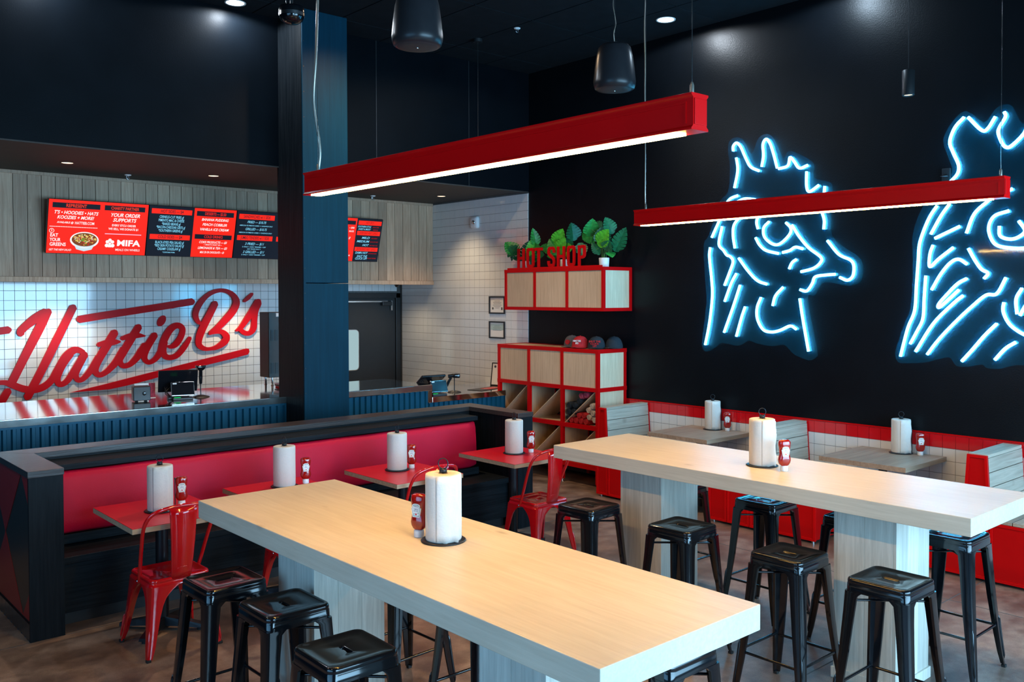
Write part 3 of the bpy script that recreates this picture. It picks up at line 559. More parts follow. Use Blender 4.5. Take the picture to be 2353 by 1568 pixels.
head(b_, .53, .97, .055, .155, 'DESSERTS \u2014 $3.50', 'e_dark', 'e_red', .25); head(b_, .53, .97, .53, .625, 'COLD DRINKS', 'e_dark', 'e_red', .22)
for s_, v_, w_, h_ in (('BANANA PUDDING', .225, .32, .052), ('PEACH COBBLER', .325, .29, .052), ('VANILLA ICE CREAM', .425, .34, .052), ('COKE PRODUCTS \u2014 $3', .69, .33, .046), ('\u2014 MAKE IT A FLOAT +$2 \u2014', .742, .22, .024),
                       ('LEMONADE & TEA \u2014 $3', .81, .35, .048), ('MILK 2% OR CHOCOLATE \u2014 $3', .90, .29, .042)):
    T(b_, s_, .75, v_, h_, 'e_white', sh=.3, w=w_, bold=.025)
c_ = screen(2, 'black menu screen headed sandwiches, its right end cut off by the column')
Q(c_, 0, 1, 0, 1, 'e_dark', name='display')
for u0, hd in ((.025, ('SANDWICHES w/ 1 SIDE', 'JUMBO TENDERS w/ 1 SIDE')), (.525, ('PLATES w/ 2 SIDES', 'WINGS w/ 2 SIDES'))):
    head(c_, u0, u0+.45, .06, .165, hd[0], 'e_red', 'e_dark', .34); head(c_, u0, u0+.45, .51, .615, hd[1], 'e_red', 'e_dark', .36)
    for s_, v_, h_, w_, m_ in (('FRIED \u2014 $10.75', .225, .052, .24, 'e_cyan'), ('AMERICAN OR PIMENTO CHEESE +1 / SANDWICH ONLY', .30, .026, .42, 'e_cyan'), ('GRILLED \u2014 $10.75', .375, .052, .27, 'e_cyan'),
                               ('AMERICAN OR PIMENTO CHEESE +1 / SANDWICH ONLY', .45, .026, .42, 'e_cyan'), ('3 FRIED \u2014 $11', .69, .055, .24, 'e_cyan'), ('2 ONLY / ADD TENDER + DIP', .755, .026, .30, 'e_cyan'), ('ADD TENDER ONLY 3', .80, .024, .17, 'e_cyan'),
                               ('3 GRILLED \u2014 $11', .865, .055, .27, 'e_cyan'), ('2 ONLY / ADD TENDER + DIP', .925, .026, .30, 'e_cyan')):
        T(c_, s_, u0+.225, v_, h_, m_, sh=.3 if h_ > .05 else 0, w=w_, bold=.01)
d_ = screen(3, 'rightmost menu screen right of the column, listing heat levels')
Q(d_, 0, .615, 0, 1, 'e_red', name='display'); Q(d_, .615, 1, 0, 1, 'e_dark', name='display')
Q(d_, .03, .595, .06, .15, 'e_dark')
T(d_, '\u2014 $9.00', .545, .225, .040, w=.075, bold=.03); T(d_, 'SAUCE', .545, .305, .036, w=.07, bold=.03); T(d_, '$7', .53, .465, .05, w=.025, sh=.2, bold=.03); T(d_, 'SPINE', .54, .87, .030, w=.055, bold=.03)
head(d_, .635, .985, .045, .145, 'HOT SPOT', 'e_red', 'e_dred', .12); head(d_, .632, .982, .285, .385, 'EVERYDAY HEAT LEVELS', 'e_red', 'e_dred', .27); head(d_, .628, .978, .665, .76, 'ENTHUSIAST HEAT LEVELS', 'e_red', 'e_dred', .29)
for s_, v_, w_ in (('SOUTHERN STYLE', .185, .20), ('SWEET & SMOKY', .245, .19), ('MILD', .445, .12), ('MEDIUM', .53, .19), ('HOT', .615, .10), ('DAMN HOT', .80, .19), ('SHUT THE', .88, .16), ('CLUCK UP!', .935, .18)):
    T(d_, s_, .83-w_/2, v_, .05 if v_ > .3 else .04, 'e_cyan', sh=.3, w=w_, bold=.02)
for s_, v_, w_ in (('NEW ITEM', .19, .09), ('BBQ', .25, .07), ('NO HEAT', .45, .09), ('TOUCH OF HEAT', .535, .13), ('WE WARN YOU', .62, .12), ('CAYENNE BURN', .81, .13), ('GHOST PEPPER', .925, .13)):
    T(d_, s_, .905, v_, .026, 'e_dred', w=w_, bold=.02)

# ================================================================ SERVICE COUNTER
YC = 8.15
def corr(x0, x1, z0, z1, y):
    mb = MB(); x = x0; p = .0705; ring = []
    while x < x1:
        for dx, dy in ((0, 0), (.022, 0), (.030, .020), (.060, .020)):
            if x+dx <= x1: ring.append((x+dx, y+dy))
        x += p
    ring.append((x1, y))
    n = len(ring); vs = [(a_, b_, z0) for a_, b_ in ring]+[(a_, b_, z1) for a_, b_ in ring]
    mb.add(vs, [(i, i+1, n+i+1, n+i) for i in range(n-1)]); return mb
sc = thing('service_counter', 'long service counter with steel top and blue corrugated front', 'counter', (4.5, YC, 0))
corr(-.6, 4.205, 0, 1.04, YC+.01).ob('corrugated_front', 'corr', sc, solid=.003, fix=False)
corr(4.715, 5.955, 0, 1.03, YC+.01).ob('corrugated_front', 'corr', sc, solid=.003, fix=False)
fE = lambda a_, b_, t_: (t_, a_, b_)
EDGE = lambda y1, z0, z1: [(YC, z0), (y1, z0), (y1, z1), (YC+.003, z1)]
MB().prism(EDGE(9.5, 1.036, 1.100), fE, -.6, 4.212).ob('steel_top', 'steel_top', sc, bevel=.003)
MB().prism(EDGE(9.1, 1.036, 1.100), fE, 4.71, 5.99).box(4.215, 4.71, 8.31, 9.5, 1.036, 1.100).ob('steel_top', 'steel_top', sc, bevel=.004)
MB().box(-.6, 4.211, YC-.003, YC+.001, 1.038, 1.094).ob('edge_band', 'steel_edge', sc)
MB().box(4.712, 5.99, YC-.003, YC+.001, 1.038, 1.094).ob('edge_band', 'steel_edge', sc)
MB().box(-.6, 4.21, YC+.004, YC+.008, 1.018, 1.036).ob('edge_trim', 'corr', sc)
MB().box(4.195, 4.212, YC, YC+.04, 0, 1.036).ob('end_trim', 'corr', sc)
MB().box(5.93, 5.99, YC, 9.1, .90, 1.036).ob('steel_end', 'steel', sc, bevel=.003)
MB().box(-.6, 4.2, YC+.04, YC+.08, 0, 1.03).box(4.72, 7.07, YC+.04, YC+.08, 0, .88).ob('core', 'black_matte', sc)
lc = thing('low_counter', 'lower steel-topped end of the counter beside the white tiled wall', 'counter', (6.8, YC, 0))
MB().prism(EDGE(8.32, .895, .958), fE, 5.995, 7.083).box(5.995, 7.55, 8.32, 9.1, .895, .958).ob('steel_top', 'steel_top', lc, bevel=.004)
corr(5.96, 7.08, 0, .895, YC+.01).ob('corrugated_front', 'corr', lc, solid=.003, fix=False)
# back service area
# ---- things on the counter
def pos(loc, rz, label, s=1.0, lean=28):
    t = thing('sales_terminal', label, 'register', loc, rz, group='sales terminals on the counter')
    MB().box(-.10, .10, -.08, .08, 0, .025).ob('base', 'black_matte', t, off=(0, 0, 0), bevel=.006)
    MB().tube([(0, 0, .02), (0, .03, .12), (0, .01, .17)], .022).ob('neck', 'black_matte', t, off=(0, 0, 0))
    o = MB().box(-.18*s, .18*s, -.012, .012, -.12*s, .12*s).ob('monitor', 'screen_black', t, off=(0, 0, 0), bevel=.006); o.location = (0, .02, .17); o.rotation_euler = (radians(lean), 0, 0)
    e_ = MB().box(-.105, .105, -.008, .008, -.07, .07).ob('customer_display', 'chrome', t, off=(0, 0, 0), bevel=.006); e_.location = (.03, -.13, .105); e_.rotation_euler = (radians(-20), 0, 0)
    q = MB().box(-.098, .098, -.0105, -.0082, -.062, .062).ob('screen', 'screen_black', e_, off=(0, 0, 0))
    q = MB().box(-.09, -.055, -.0115, -.0105, .045, .058).ob('sticker', 'white_plastic', e_, off=(0, 0, 0))
    MB().box(-.05, .01, -.145, -.138, .012, .026).ob('status_light', 'e_green', t, off=(0, 0, 0))
    MB().box(-.06, .12, -.16, -.05, 0, .022).ob('card_reader', 'black_matte', t, off=(0, 0, 0), bevel=.004)
    for k in range(3):
        MB().tube(catmull([(-.06-.03*k, .05, .12), (-.12, -.02, .06+.02*k), (-.06, -.08, .02), (.02*k, -.04, .03)], 5), .004, 6).ob('cable', 'black_matte', t, off=(0, 0, 0))
    return t
pos((3.36, 8.72, 1.10), radians(-16), 'black sales terminal with customer screen standing left of the column')
pos((6.13, 8.36, .958), radians(-8), 'black sales terminal on the lower counter right of the column', .85, 58)
def scanner(loc, rz, label, head='up'):
    t = thing('barcode_scanner', label, 'scanner', loc, rz, group='barcode scanners on the counter')
    MB().loft([ring_rr(.16, .11, .03, 0), ring_rr(.15, .10, .03, .008), ring_rr(.05, .04, .015, .022)]).ob('base', 'black_matte', t, off=(0, 0, 0))
    MB().tube([(0, 0, .015), (0, .004, .08), (0, 0, .17)], .0055).ob('stem', 'black_iron', t, off=(0, 0, 0))
    if head == 'up':
        MB().loft([ring_rr(.026, .026, .01, .13), ring_rr(.034, .034, .012, .20), ring_rr(.032, .034, .012, .26), ring_rr(.07, .055, .015, .275), ring_rr(.095, .065, .015, .305), ring_rr(.085, .055, .012, .312)]).ob('scanner_head', 'black_gloss', t, off=(0, 0, 0))
    else:
        MB().loft([ring_rr(.03, .03, .01, .07, cx=-.09), ring_rr(.036, .034, .012, .13, cx=-.065), ring_rr(.034, .034, .012, .17, cx=-.04)]).ob('handle', 'black_gloss', t, off=(0, 0, 0))
        MB().loft([[(-.075+a_, b_, .19+c) for b_, c, a_ in [(x, y, 0) for x, y, _ in ring_rr(.05, .04, .014, 0)]], [(-.02, x, .195+y) for x, y, _ in ring_rr(.06, .05, .018, 0)], [(.055, x, .195+y) for x, y, _ in ring_rr(.075, .055, .018, 0)], [(.065, x, .195+y) for x, y, _ in ring_rr(.06, .045, .015, 0)]]).ob('scanner_head', 'black_gloss', t, off=(0, 0, 0))
        MB().tube(catmull([(-.09, 0, .07), (-.11, 0, .03), (-.14, .01, .01)], 4), .003).ob('cable', 'black_matte', t, off=(0, 0, 0))
    return t
scanner((3.575, 8.70, 1.10), 0, 'black barcode scanner upright on its stand beside the left terminal')
scanner((6.48, 8.38, .958), radians(-35), 'black barcode scanner drooping on its stand on the lower counter', 'side')
t = thing('cube_speaker', 'small black cube box standing left of the sales terminal', 'box', (3.01, 8.73, 1.10), radians(-12))
MB().box(-.075, .075, -.075, .075, .012, .145).ob('body', 'black_matte', t, off=(0, 0, 0), bevel=.006)
MB().lathe([(.018, 0), (.014, .002), (0, .001)], n=16, cap0=False).ob('lens', 'black_gloss', t, off=(0, 0, 0)).location = (.02, -.077, .08)
t.children[1].rotation_euler = (radians(90), 0, 0)
for k in (-1, 1): MB().box(k*.04-.012, k*.04+.012, -.02, .02, 0, .012).ob('foot', 'rubber', t, off=(0, 0, 0))
t = thing('card_stand', 'pink and white printed card standing behind the cube box', 'sign', (3.17, 8.98, 1.10), radians(-10))
MB().box(-.13, .0, -.002, .002, 0, .145).ob('white_card', 'label_white', t, off=(0, 0, 0)); MB().box(.0, .06, -.002, .002, 0, .145).ob('pink_card', 'stripe_cloth', t, off=(0, 0, 0))
MB().box(-.13, .06, -.03, .03, 0, .004).ob('foot', 'label_white', t, off=(0, 0, 0))
# tall dispenser by the column
t = thing('drink_machine', 'tall brown-grey machine with vent slots on steel legs left of the column', 'machine', (4.73, 9.33, 1.10))
MB().box(4.565, 4.95, 9.24, 9.46, 1.19, 1.915).ob('cabinet', 'machine', t, bevel=.006)
for z0 in (1.60, 1.235):
    for k in range(4):
        MB().box(4.59+k*.05, 4.625+k*.05, 9.236, 9.240, z0, z0+.12).ob('vent', 'black_matte', t)
for x_ in (4.62, 4.9):
    for y_ in (9.27, 9.43): MB().lathe([(.02, 0), (.012, .006), (.012, .09)], n=12).ob('leg', 'chrome', t, off=(0, 0, 0)).location = (x_-4.73, y_-9.33, 0)
MB().box(4.655, 4.69, 9.237, 9.240, 1.865, 1.905).ob('label_plate', 'white_plastic', t)
t = thing('tray_stack', 'low stack of red and grey trays under the brown machine', 'tray', (4.66, 9.0, 1.10))
for k, (m_, w_) in enumerate((('red_metal', .10), ('machine', .11), ('chrome', .115))):
    MB().box(4.66-w_, 4.66+w_, 9.0-.08, 9.0+.08, 1.10+.018*k, 1.114+.018*k).ob('tray', m_, t, bevel=.003)
t = thing('picture_frame', 'black framed notice leaning on the lower counter by the red cubby unit', 'frame', (7.36, 8.62, .958), radians(62)); 
t.rotation_euler = (radians(-10), 0, radians(-70))
MB().box(-.11, .11, -.008, .008, 0, .012).box(-.11, .11, -.008, .008, .278, .29).box(-.11, -.098, -.008, .008, 0, .29).box(.098, .11, -.008, .008, 0, .29).ob('frame_border', 'black_matte', t, off=(0, 0, 0))
MB().box(-.098, .098, -.004, .002, .012, .278).ob('notice', 'label_white', t, off=(0, 0, 0))
MB().lathe([(0, 0), (.016, 0)], n=14, cap0=False).ob('seal', 'label_navy', t, off=(0, 0, 0), fix=False).location = (-.06, -.0055, .24)
t.children[-1].rotation_euler = (radians(90), 0, 0)
t = thing('menu_card', 'red and yellow printed tray card lying at the end of the lower counter', 'card', (7.05, 8.42, .959), radians(12))
MB().box(-.28, .20, -.10, .12, 0, .004).ob('card', 'dark_paint', t, off=(0, 0, 0)); MB().box(-.10, .16, -.07, .06, .004, .006).ob('red_print', 'tomato', t, off=(0, 0, 0))
lettering('HOT CHICKEN', .03, 'label_white', t, (.03, 0, .0075)); o = MB().lathe([(0, .006), (.045, .006)], n=18, cap0=False).ob('yellow_print', mat('yellow_print', (.8, .42, .03), .5, noise=.05), t, off=(0, 0, 0), fix=False); o.location = (.20, .0, .001)
# ================================================================ SCRIPT SIGN ON THE REAR WALL
fXZ = lambda a_, b_, t_: (a_, t_, b_)
fYZ = lambda a_, b_, t_: (t_, a_, b_)
sg = thing('script_sign', 'large slanting red script letters with bars mounted on the white tiled wall', 'sign', (3.6, 11.03, 1.6))
for n_, pts in SIGN:
    k_ = len(sg.children); mb = MB(); stroke(mb, pts, fXZ, 11.068, 11.047-.0005*k_, n=6, cap=6); mb.ob(n_, 'sign_red', sg)
for n_, pts in POLY:
    MB().prism(pts, fXZ, 11.068, 11.047).ob(n_, 'sign_red', sg)
dot = [(DOT[0]+.050*cos(a_)*1.0+.022*sin(a_), DOT[1]+.066*sin(a_)) for a_ in [2*pi*k/28 for k in range(28)]]
MB().prism(dot, fXZ, 11.068, 11.047).ob('letter_dot', 'sign_red', sg)

# ================================================================ NEON ROOSTERS
def neon(strokes, back, label, wavy):
    ys = [p[0] for s_ in strokes for p in s_]
    t = thing('neon_sign', label, 'neon sign', (7.53, sum(ys)/len(ys), 2.5), group='blue neon rooster heads on the black wall')
    MB().prism(catmull(back+[back[0]], 3)[:-1], fYZ, 7.548, 7.541).ob('backing_sheet', 'acrylic', t)
    for s_ in strokes:
        P = catmull(s_, 5)
        MB().tube([(7.527, a_, b_) for a_, b_ in P], .0122, 8).ob('neon_tube', 'neon', t)
    for k in range(0, len(strokes), 3):
        a_, b_ = strokes[k][0]
        MB().lathe([(.006, 0), (.006, .03)], n=8).ob('standoff', 'chrome', t, off=(0, 0, 0)).location = (7.54-7.53, a_-t.location.y, b_-2.5)
        t.children[-1].rotation_euler = (0, radians(90), 0)
    return t
neon(ROOSTER1, BACK1, 'blue neon rooster head with beak pointing right, fully in view', 1)
neon(ROOSTER2, BACK2, 'larger blue neon rooster head cut off by the right edge of the picture', 2)
t = thing('wall_outlet', 'small electrical box with a triangular sticker beside the larger neon head', 'outlet', (7.55, 3.19, 3.07))
MB().box(7.545, 7.57, 3.155, 3.222, 3.015, 3.13).ob('plate', 'black_matte', t, bevel=.003)
MB().prism([(3.215, 3.12), (3.162, 3.12), (3.180, 3.03)], fYZ, 7.545, 7.543).ob('sticker', 'grey_cloth', t)
MB().lathe([(0, 0), (.014, 0)], n=14, cap0=False).ob('socket', 'white_plastic', t, off=(0, 0, 0), fix=False).location = (-.0078, 0, .01); t.children[-1].rotation_euler = (0, radians(-90), 0)

# ================================================================ RED BEAM PENDANT LIGHTS
def beam(xc, y0, y1, z0, z1, label, kinks):
    t = thing('beam_light', label, 'pendant light', (xc, (y0+y1)/2, z0), group='red beam pendant lights over the high tables')
    h = z1-z0; w2 = .041; wb_ = .033
    prof = [(-w2, 0), (w2, 0), (w2, .006), (wb_, .013), (wb_, h-.013), (w2, h-.006), (w2, h), (-w2, h), (-w2, h-.006), (-wb_, h-.013), (-wb_, .013), (-w2, .006)]
    MB().loft([[(xc+a_, y0, z0+b_) for a_, b_ in prof], [(xc+a_, y1, z0+b_) for a_, b_ in prof]], smooth=False).ob('steel_beam', 'red_metal', t, bevel=.0015)
    for y_, s_ in ((y0, -1), (y1, 1)):
        MB().box(xc-wb_+.004, xc+wb_-.004, min(y_, y_+s_*.004), max(y_, y_+s_*.004), z0+.016, z1-.016).ob('end_plate', 'red_metal', t, bevel=.001)
    MB().box(xc-wb_-.003, xc-wb_, y0+.025, y1-.03, z1-.030, z1-.024).box(xc-wb_-.003, xc-wb_, y0+.025, y0+.030, z0+.02, z1-.03).ob('rib', 'red_metal', t)
    MB().box(xc-.024, xc+.024, y0+.07, y1-.05, z0-.004, z0+.001).ob('light_strip', 'strip', t)
    for k, y_ in enumerate((y0+.03, y1-.075)):
        MB().tube([(xc, y_, z1), (xc, y_, ZC)], .0016, 6).ob('suspension_cable', 'chrome', t)
        MB().lathe([(.007, 0), (.007, .03), (.003, .04)], n=10).ob('cable_grip', 'wire', t, off=(0, 0, 0)).location = (0, y_-(y0+y1)/2, h)
        MB().lathe([(.03, -.02), (.03, 0)], n=16).ob('ceiling_mount', 'black_matte', t, off=(0, 0, 0)).location = (0, y_-(y0+y1)/2, ZC-z0)
    if kinks:
        P = [(xc+.004, y1-.07, z1)]
        rg_ = random.Random(int(xc*10)); z_ = z1+.12
        while z_ < ZC:
            P.append((xc+rg_.uniform(-.012, .012)*kinks, y1-.07+rg_.uniform(-.010, .010)*kinks, z_)); z_ += .22
        P.append((xc+.004, y1-.07, ZC))
        MB().tube(catmull(P, 6), .0065 if kinks > .6 else .004, 8).ob('power_cord', 'wire', t)
    return t
beam(2.215, 1.66, 4.02, 2.592, 2.702, 'red steel beam light over the nearer high table, larger in view', 1.0)
beam(4.72, 1.70, 4.06, 2.570, 2.676, 'red steel beam light in front of the neon heads', .5)

# ---------------- ceiling things
def pend_speaker(loc, label):
    t = thing('pendant_speaker', label, 'speaker', loc, group='hanging black speakers')
    pr_ = [(.135, .012), (.150, .022), (.158, .05), (.160, .075), (.150, .17), (.138, .26), (.122, .325), (.105, .345), (.02, .35), (0, .35)]
    MB().lathe([(0, .02)]+pr_, n=40, cap0=False, cap1=False).ob('shell', 'speaker', t, off=(0, 0, 0))
    MB().lathe([(0, .004), (.08, .006), (.125, .012), (.138, .022)], n=40, cap0=False, cap1=False).ob('grille', 'grille', t, off=(0, 0, 0))
    MB().lathe([(0, 0), (.006, 0), (.006, .005)], n=10, cap0=False, cap1=False).ob('logo_dot', 'chrome', t, off=(0, 0, 0))
    MB().box(-.012, .012, -.02, .02, .345, .375).ob('hanger', 'chrome', t, off=(0, 0, 0), bevel=.003)
    P = [(0, 0, .37)]; n = 12; L_ = ZC-loc[2]
    for k in range(1, n): P.append((random.uniform(-.012, .012), random.uniform(-.01, .01), .37+(L_-.37)*k/n))
    P.append((0, 0, L_)); MB().tube(catmull(P, 4), .0028, 6).ob('speaker_cord', 'wire', t, off=(0, 0, 0))
    MB().tube([(0, 0, .37), (0, 0, L_)], .0014, 6).ob('safety_cable', 'chrome', t, off=(0, 0, 0))
    return t
pend_speaker((3.292, 4.62, 3.632), 'black hanging speaker cut by the top edge, above the nearer red beam')
pend_speaker((5.108, 4.62, 3.636), 'black hanging speaker wholly in view between the beam cables')
def cyl(loc, label):
    t = thing('cylinder_pendant', label, 'pendant light', loc)
    MB().lathe([(.047, .006), (.047, .20), (.040, .205), (0, .205)], n=28, cap0=False, cap1=False).lathe([(.047, .006), (.043, 0), (.038, .01)], n=28, cap0=False, cap1=False).ob('housing', 'black_matte', t, off=(0, 0, 0))
    MB().lathe([(0, .010), (.038, .010)], n=24, cap0=False, cap1=False).ob('lens', 'warm_led', t, off=(0, 0, 0), fix=False)
    MB().tube([(0, 0, .2), (0, 0, ZC-loc[2])], .0022, 6).ob('cord', 'black_matte', t, off=(0, 0, 0))
    MB().lathe([(.05, 0), (.05, .035)], n=20).ob('ceiling_canopy', 'black_matte', t, off=(0, 0, 0)).location = (0, 0, ZC-loc[2]-.035)
cyl((7.169, 3.33, 3.69), 'small black cylinder pendant with a lit lens beside the neon heads')
cyl((6.13, 7.50, 3.55), 'black cylinder pendant whose cord drops behind the nearer red beam')
t = thing('dome_pendant', 'glossy dark domed fixture hanging at the top edge left of the column', 'ceiling fixture', (3.27, 6.2, 4.13))
MB().lathe([(0, 0), (.05, .008), (.08, .03), (.092, .06), (.092, .12), (.088, .13), (0, .13)], n=32, cap0=False, cap1=False).ob('dome', 'black_gloss', t, off=(0, 0, 0))
MB().lathe([(.094, .06), (.094, .085)], n=32, cap0=False, cap1=False).ob('rim_band', 'chrome', t, off=(0, 0, 0))
MB().tube([(0, 0, .13), (0, 0, ZC-4.13)], .012).ob('stem', 'black_matte', t, off=(0, 0, 0)); MB().tube(catmull([(-.04, 0, .13), (-.05, 0, .25), (-.02, 0, .5), (-.03, 0, ZC-4.13)], 4), .003).ob('cord', 'chrome', t, off=(0, 0, 0))
def downlight(x, y, z, label, m, en, colr, size, r=.085, tilt=(0, 0, 0), bl=.6):
    t = thing('downlight', label, 'downlight', (x, y, z))
    MB().lathe([(r+.012, 0), (r+.010, -.006), (r, -.004), (r-.008, .0)], n=28, cap0=False, cap1=False).ob('trim_ring', 'white_paint' if m == 'cool_led' else 'black_matte', t, off=(0, 0, 0))
    MB().lathe([(0, -.002), (r-.004, -.002)], n=24, cap0=False, cap1=False).ob('lens', m, t, off=(0, 0, 0), fix=False)
    sp = spot('downlight_lamp', (x, y, z-.03), en, colr, size, bl, .05, tilt); sp.parent = t; sp.location = (0, 0, -.03)
downlight(7.10, 5.74, ZC-.0, 'bright round downlight in the black ceiling near the right wall', 'cool_led', 42, (.80, .90, 1), 172, bl=.12)
downlight(7.10, 4.10, ZC-.0, 'round downlight just above the picture over the neon heads', 'cool_led', 42, (.62, .82, 1), 172, bl=.12)
downlight(3.68, 8.07, ZC-.0, 'round downlight above the picture lighting the black bulkhead', 'cool_led', 70, (.80, .90, 1), 172, bl=.12)
downlight(2.05, 8.02, ZC-.0, 'round downlight above the picture at its upper left', 'cool_led', 50, (.80, .90, 1), 172, bl=.12)
WL = (1, .74, .44)
for x_, en in ((2.565, 22), (4.012, 22), (5.5, 22), (7.044, 75)):
    downlight(x_, 9.37, ZS-.0, {2.565: 'small recessed downlight over the left end of the counter', 4.012: 'small recessed downlight over the counter left of the column', 5.5: 'small recessed downlight hidden behind the column', 7.044: 'small recessed downlight nearest the white tiled side wall'}[x_], 'warm_led', en, WL, 105, .055, (0, 0, 0), bl=.95)
for x_, l_ in ((2.86, 'recessed downlight under the cladding above the first tall script letter'), (4.98, 'recessed downlight under the cladding above the last script letters'), (7.0, 'recessed downlight under the cladding by the rear door')):
    downlight(x_, 10.52, 2.255, l_, 'warm_led', 52 if x_ < 6 else 14, WL, 140, .05, (0, 0, 0), bl=.7)
for x_, y_, l_ in ((-.6, 2.2, 'added warm fill downlight out of view left of the camera'), (-.6, 5.2, 'added warm fill downlight out of view beside the half wall')):
    downlight(x_, y_, ZC-.0, l_, 'warm_led', 70, (1, .70, .42), 150, bl=1)  # unseen fixtures added to warm the faces turned left
downlight(4.85, 6.85, ZC, 'added warm fill downlight hidden behind the nearer hanging speaker', 'warm_led', 330, (1, .68, .40), 150, bl=1)  # added lamp to warm the cabinets and letters, its fixture kept out of sight
def sprinkler(x, y, z, label):
    t = thing('sprinkler', label, 'sprinkler', (x, y, z))
    MB().lathe([(.035, 0), (.03, -.008), (.012, -.01)], n=18).ob('escutcheon', 'white_plastic', t, off=(0, 0, 0))
    MB().lathe([(.008, -.03), (.008, 0)], n=8).tube([(-.013, 0, -.01), (-.015, 0, -.035), (0, 0, -.05), (.015, 0, -.035), (.013, 0, -.01)], .003).lathe([(.022, -.055), (.022, -.052)], n=12).ob('head', 'chrome', t, off=(0, 0, 0))
sprinkler(3.301, 9.891, ZS, 'sprinkler head under the low ceiling above the leftmost screens')
sprinkler(6.353, 9.909, ZS, 'sprinkler head under the low ceiling right of the column')
sprinkler(6.184, 6.93, ZC, 'sprinkler head in the high black ceiling between the two speakers')
t = thing('alarm_strobe', 'white rounded alarm strobe high on the white tiled side wall', 'alarm', (XW, 9.30, 3.06))
MB().loft([[(XW-.008-d_, 9.30+a_, 3.06+b_) for a_, b_, _ in ring_rr(w_, h_, .03, 0)] for d_, w_, h_ in ((0, .15, .16), (.03, .15, .16), (.05, .12, .13), (.055, .08, .09))]).ob('housing', 'white_plastic', t)
MB().loft([[(XW-.06-d_, 9.29+r_*cos(k*pi/8), 3.06+r_*sin(k*pi/8)) for k in range(16)] for d_, r_ in ((0, .028), (.012, .024), (.014, .01))]).ob('strobe_lens', 'chrome', t)
t = thing('dome_camera', 'tiny black dome camera under the end of the timber cladding', 'camera', (6.98, 10.30, 2.245))
MB().lathe([(0, -.035), (.02, -.030), (.032, -.01), (.034, 0)], n=16, cap0=False).ob('dome', 'black_gloss', t, off=(0, 0, 0))
def cert(y0, y1, z0, z1, label, kind):
    t = thing('picture_frame', label, 'frame', (XW-.01, (y0+y1)/2, z0))
    b_ = .018
    MB().box(XW-.03, XW-.016, y0, y1, z0, z0+b_).box(XW-.03, XW-.016, y0, y1, z1-b_, z1).box(XW-.03, XW-.016, y0, y0+b_, z0+b_, z1-b_).box(XW-.03, XW-.016, y1-b_, y1, z0+b_, z1-b_).ob('frame_border', 'black_matte', t)
    MB().box(XW-.018, XW-.012, y0+b_, y1-b_, z0+b_, z1-b_).ob('certificate', 'label_white', t)
    mb = MB(); yc = (y0+y1)/2
    for k in range(6 if kind else 4):
        w_ = (.11, .16, .14, .17, .13, .08)[k]/2; z_ = z1-.06-.018*k
        mb.box(XW-.0195, XW-.018, yc-w_, yc+w_, z_-.003, z_)
    mb.ob('printed_lines', 'grey_cloth', t)
    if kind:
        MB().box(XW-.0195, XW-.018, y0+.05, y0+.075, z0+.05, z0+.085).ob('stamp', 'grey_cloth', t)
        MB().prism([(y1-.07+.016*cos(k*pi/6), z0+.07+.016*sin(k*pi/6)) for k in range(12)], fYZ, XW-.0195, XW-.018).ob('seal', 'grey_cloth', t)
    else:
        MB().box(XW-.0195, XW-.018, y0+.03, y1-.03, z0+.11, z1-.035).ob('tinted_band', mat('pale_teal', (.45, .60, .60), .5, noise=.05), t)
cert(8.704, 9.016, 1.857, 2.085, 'upper black framed certificate on the white tiled side wall', 1)
cert(8.706, 9.016, 1.539, 1.761, 'lower black framed certificate on the white tiled side wall', 0)

# ================================================================ RED FRAMED CABINETS
def bars(t, x0, x1, ys, zs, b_, xback=True):
    """square tube frame: verticals at ys, horizontals at zs, front at x0, back at x1"""
    fr = MB()
    for y_ in ys: fr.box(x0, x0+b_, y_-b_/2, y_+b_/2, zs[0], zs[-1])
    for z_ in zs[:]: fr.box(x0, x0+b_, ys[0], ys[-1], max(zs[0], z_-b_/2) if z_ != zs[0] else z_, (z_+b_/2) if z_ != zs[-1] else z_) if z_ not in (zs[0], zs[-1]) else fr.box(x0+.0002, x0+b_-.0002, ys[0], ys[-1], z_ if z_ == zs[0] else z_-b_, z_+b_ if z_ == zs[0] else z_)
    return fr
hc = thing('hanging_cabinet', 'red framed wall cabinet with three wooden doors under the potted plants', 'cabinet', (7.34, 7.4, 1.925))
Y0, Y1, Z0, Z1, X0c = 6.59, 8.205, 1.925, 2.40, 7.113
F = .032
fr = MB()
for y_ in (Y0, 7.135, 7.665, Y1-F): fr.fb(X0c, X0c+F, y_, y_+F, Z0, Z1)
for z_ in (Z0, Z1-F): fr.fb(X0c+.0005, X0c+F, Y0, Y1, z_, z_+F)
for z_ in (Z0, Z1-F): fr.fb(X0c, XW, Y0+.0003, Y0+F, z_, z_+F).fb(X0c, XW, Y1-F, Y1-.0003, z_, z_+F)
fr.fb(XW-F, XW, Y0, Y0+F, Z0, Z1).fb(XW-F, XW, Y1-F, Y1, Z0, Z1)
fr.ob('metal_frame', 'red_metal', hc)
for a_, b_ in ((Y0+F, 7.135), (7.135+F, 7.665), (7.665+F, Y1-F)): MB().box(X0c+.010, X0c+.026, a_+.003, b_-.003, Z0+F+.003, Z1-F-.003).ob('door', 'ash_panel', hc, bevel=.0015)
MB().box(X0c+F, XW-F, Y0+.010, Y0+.022, Z0+F, Z1-F).ob('side_panel', 'ash_panel', hc)
MB().box(X0c+F, XW, Y0+F, Y1-F, Z1-F, Z1-.003).ob('top_board', 'ash_panel', hc); MB().box(X0c+F, XW, Y0+F, Y1-F, Z0, Z0+.015).ob('bottom_board', 'red_panel', hc)
MB().box(X0c+.012, X0c+.04, Y0+.05, Y1-.035, Z1, Z1+.022).ob('sign_rail', 'red_metal', hc, bevel=.002)
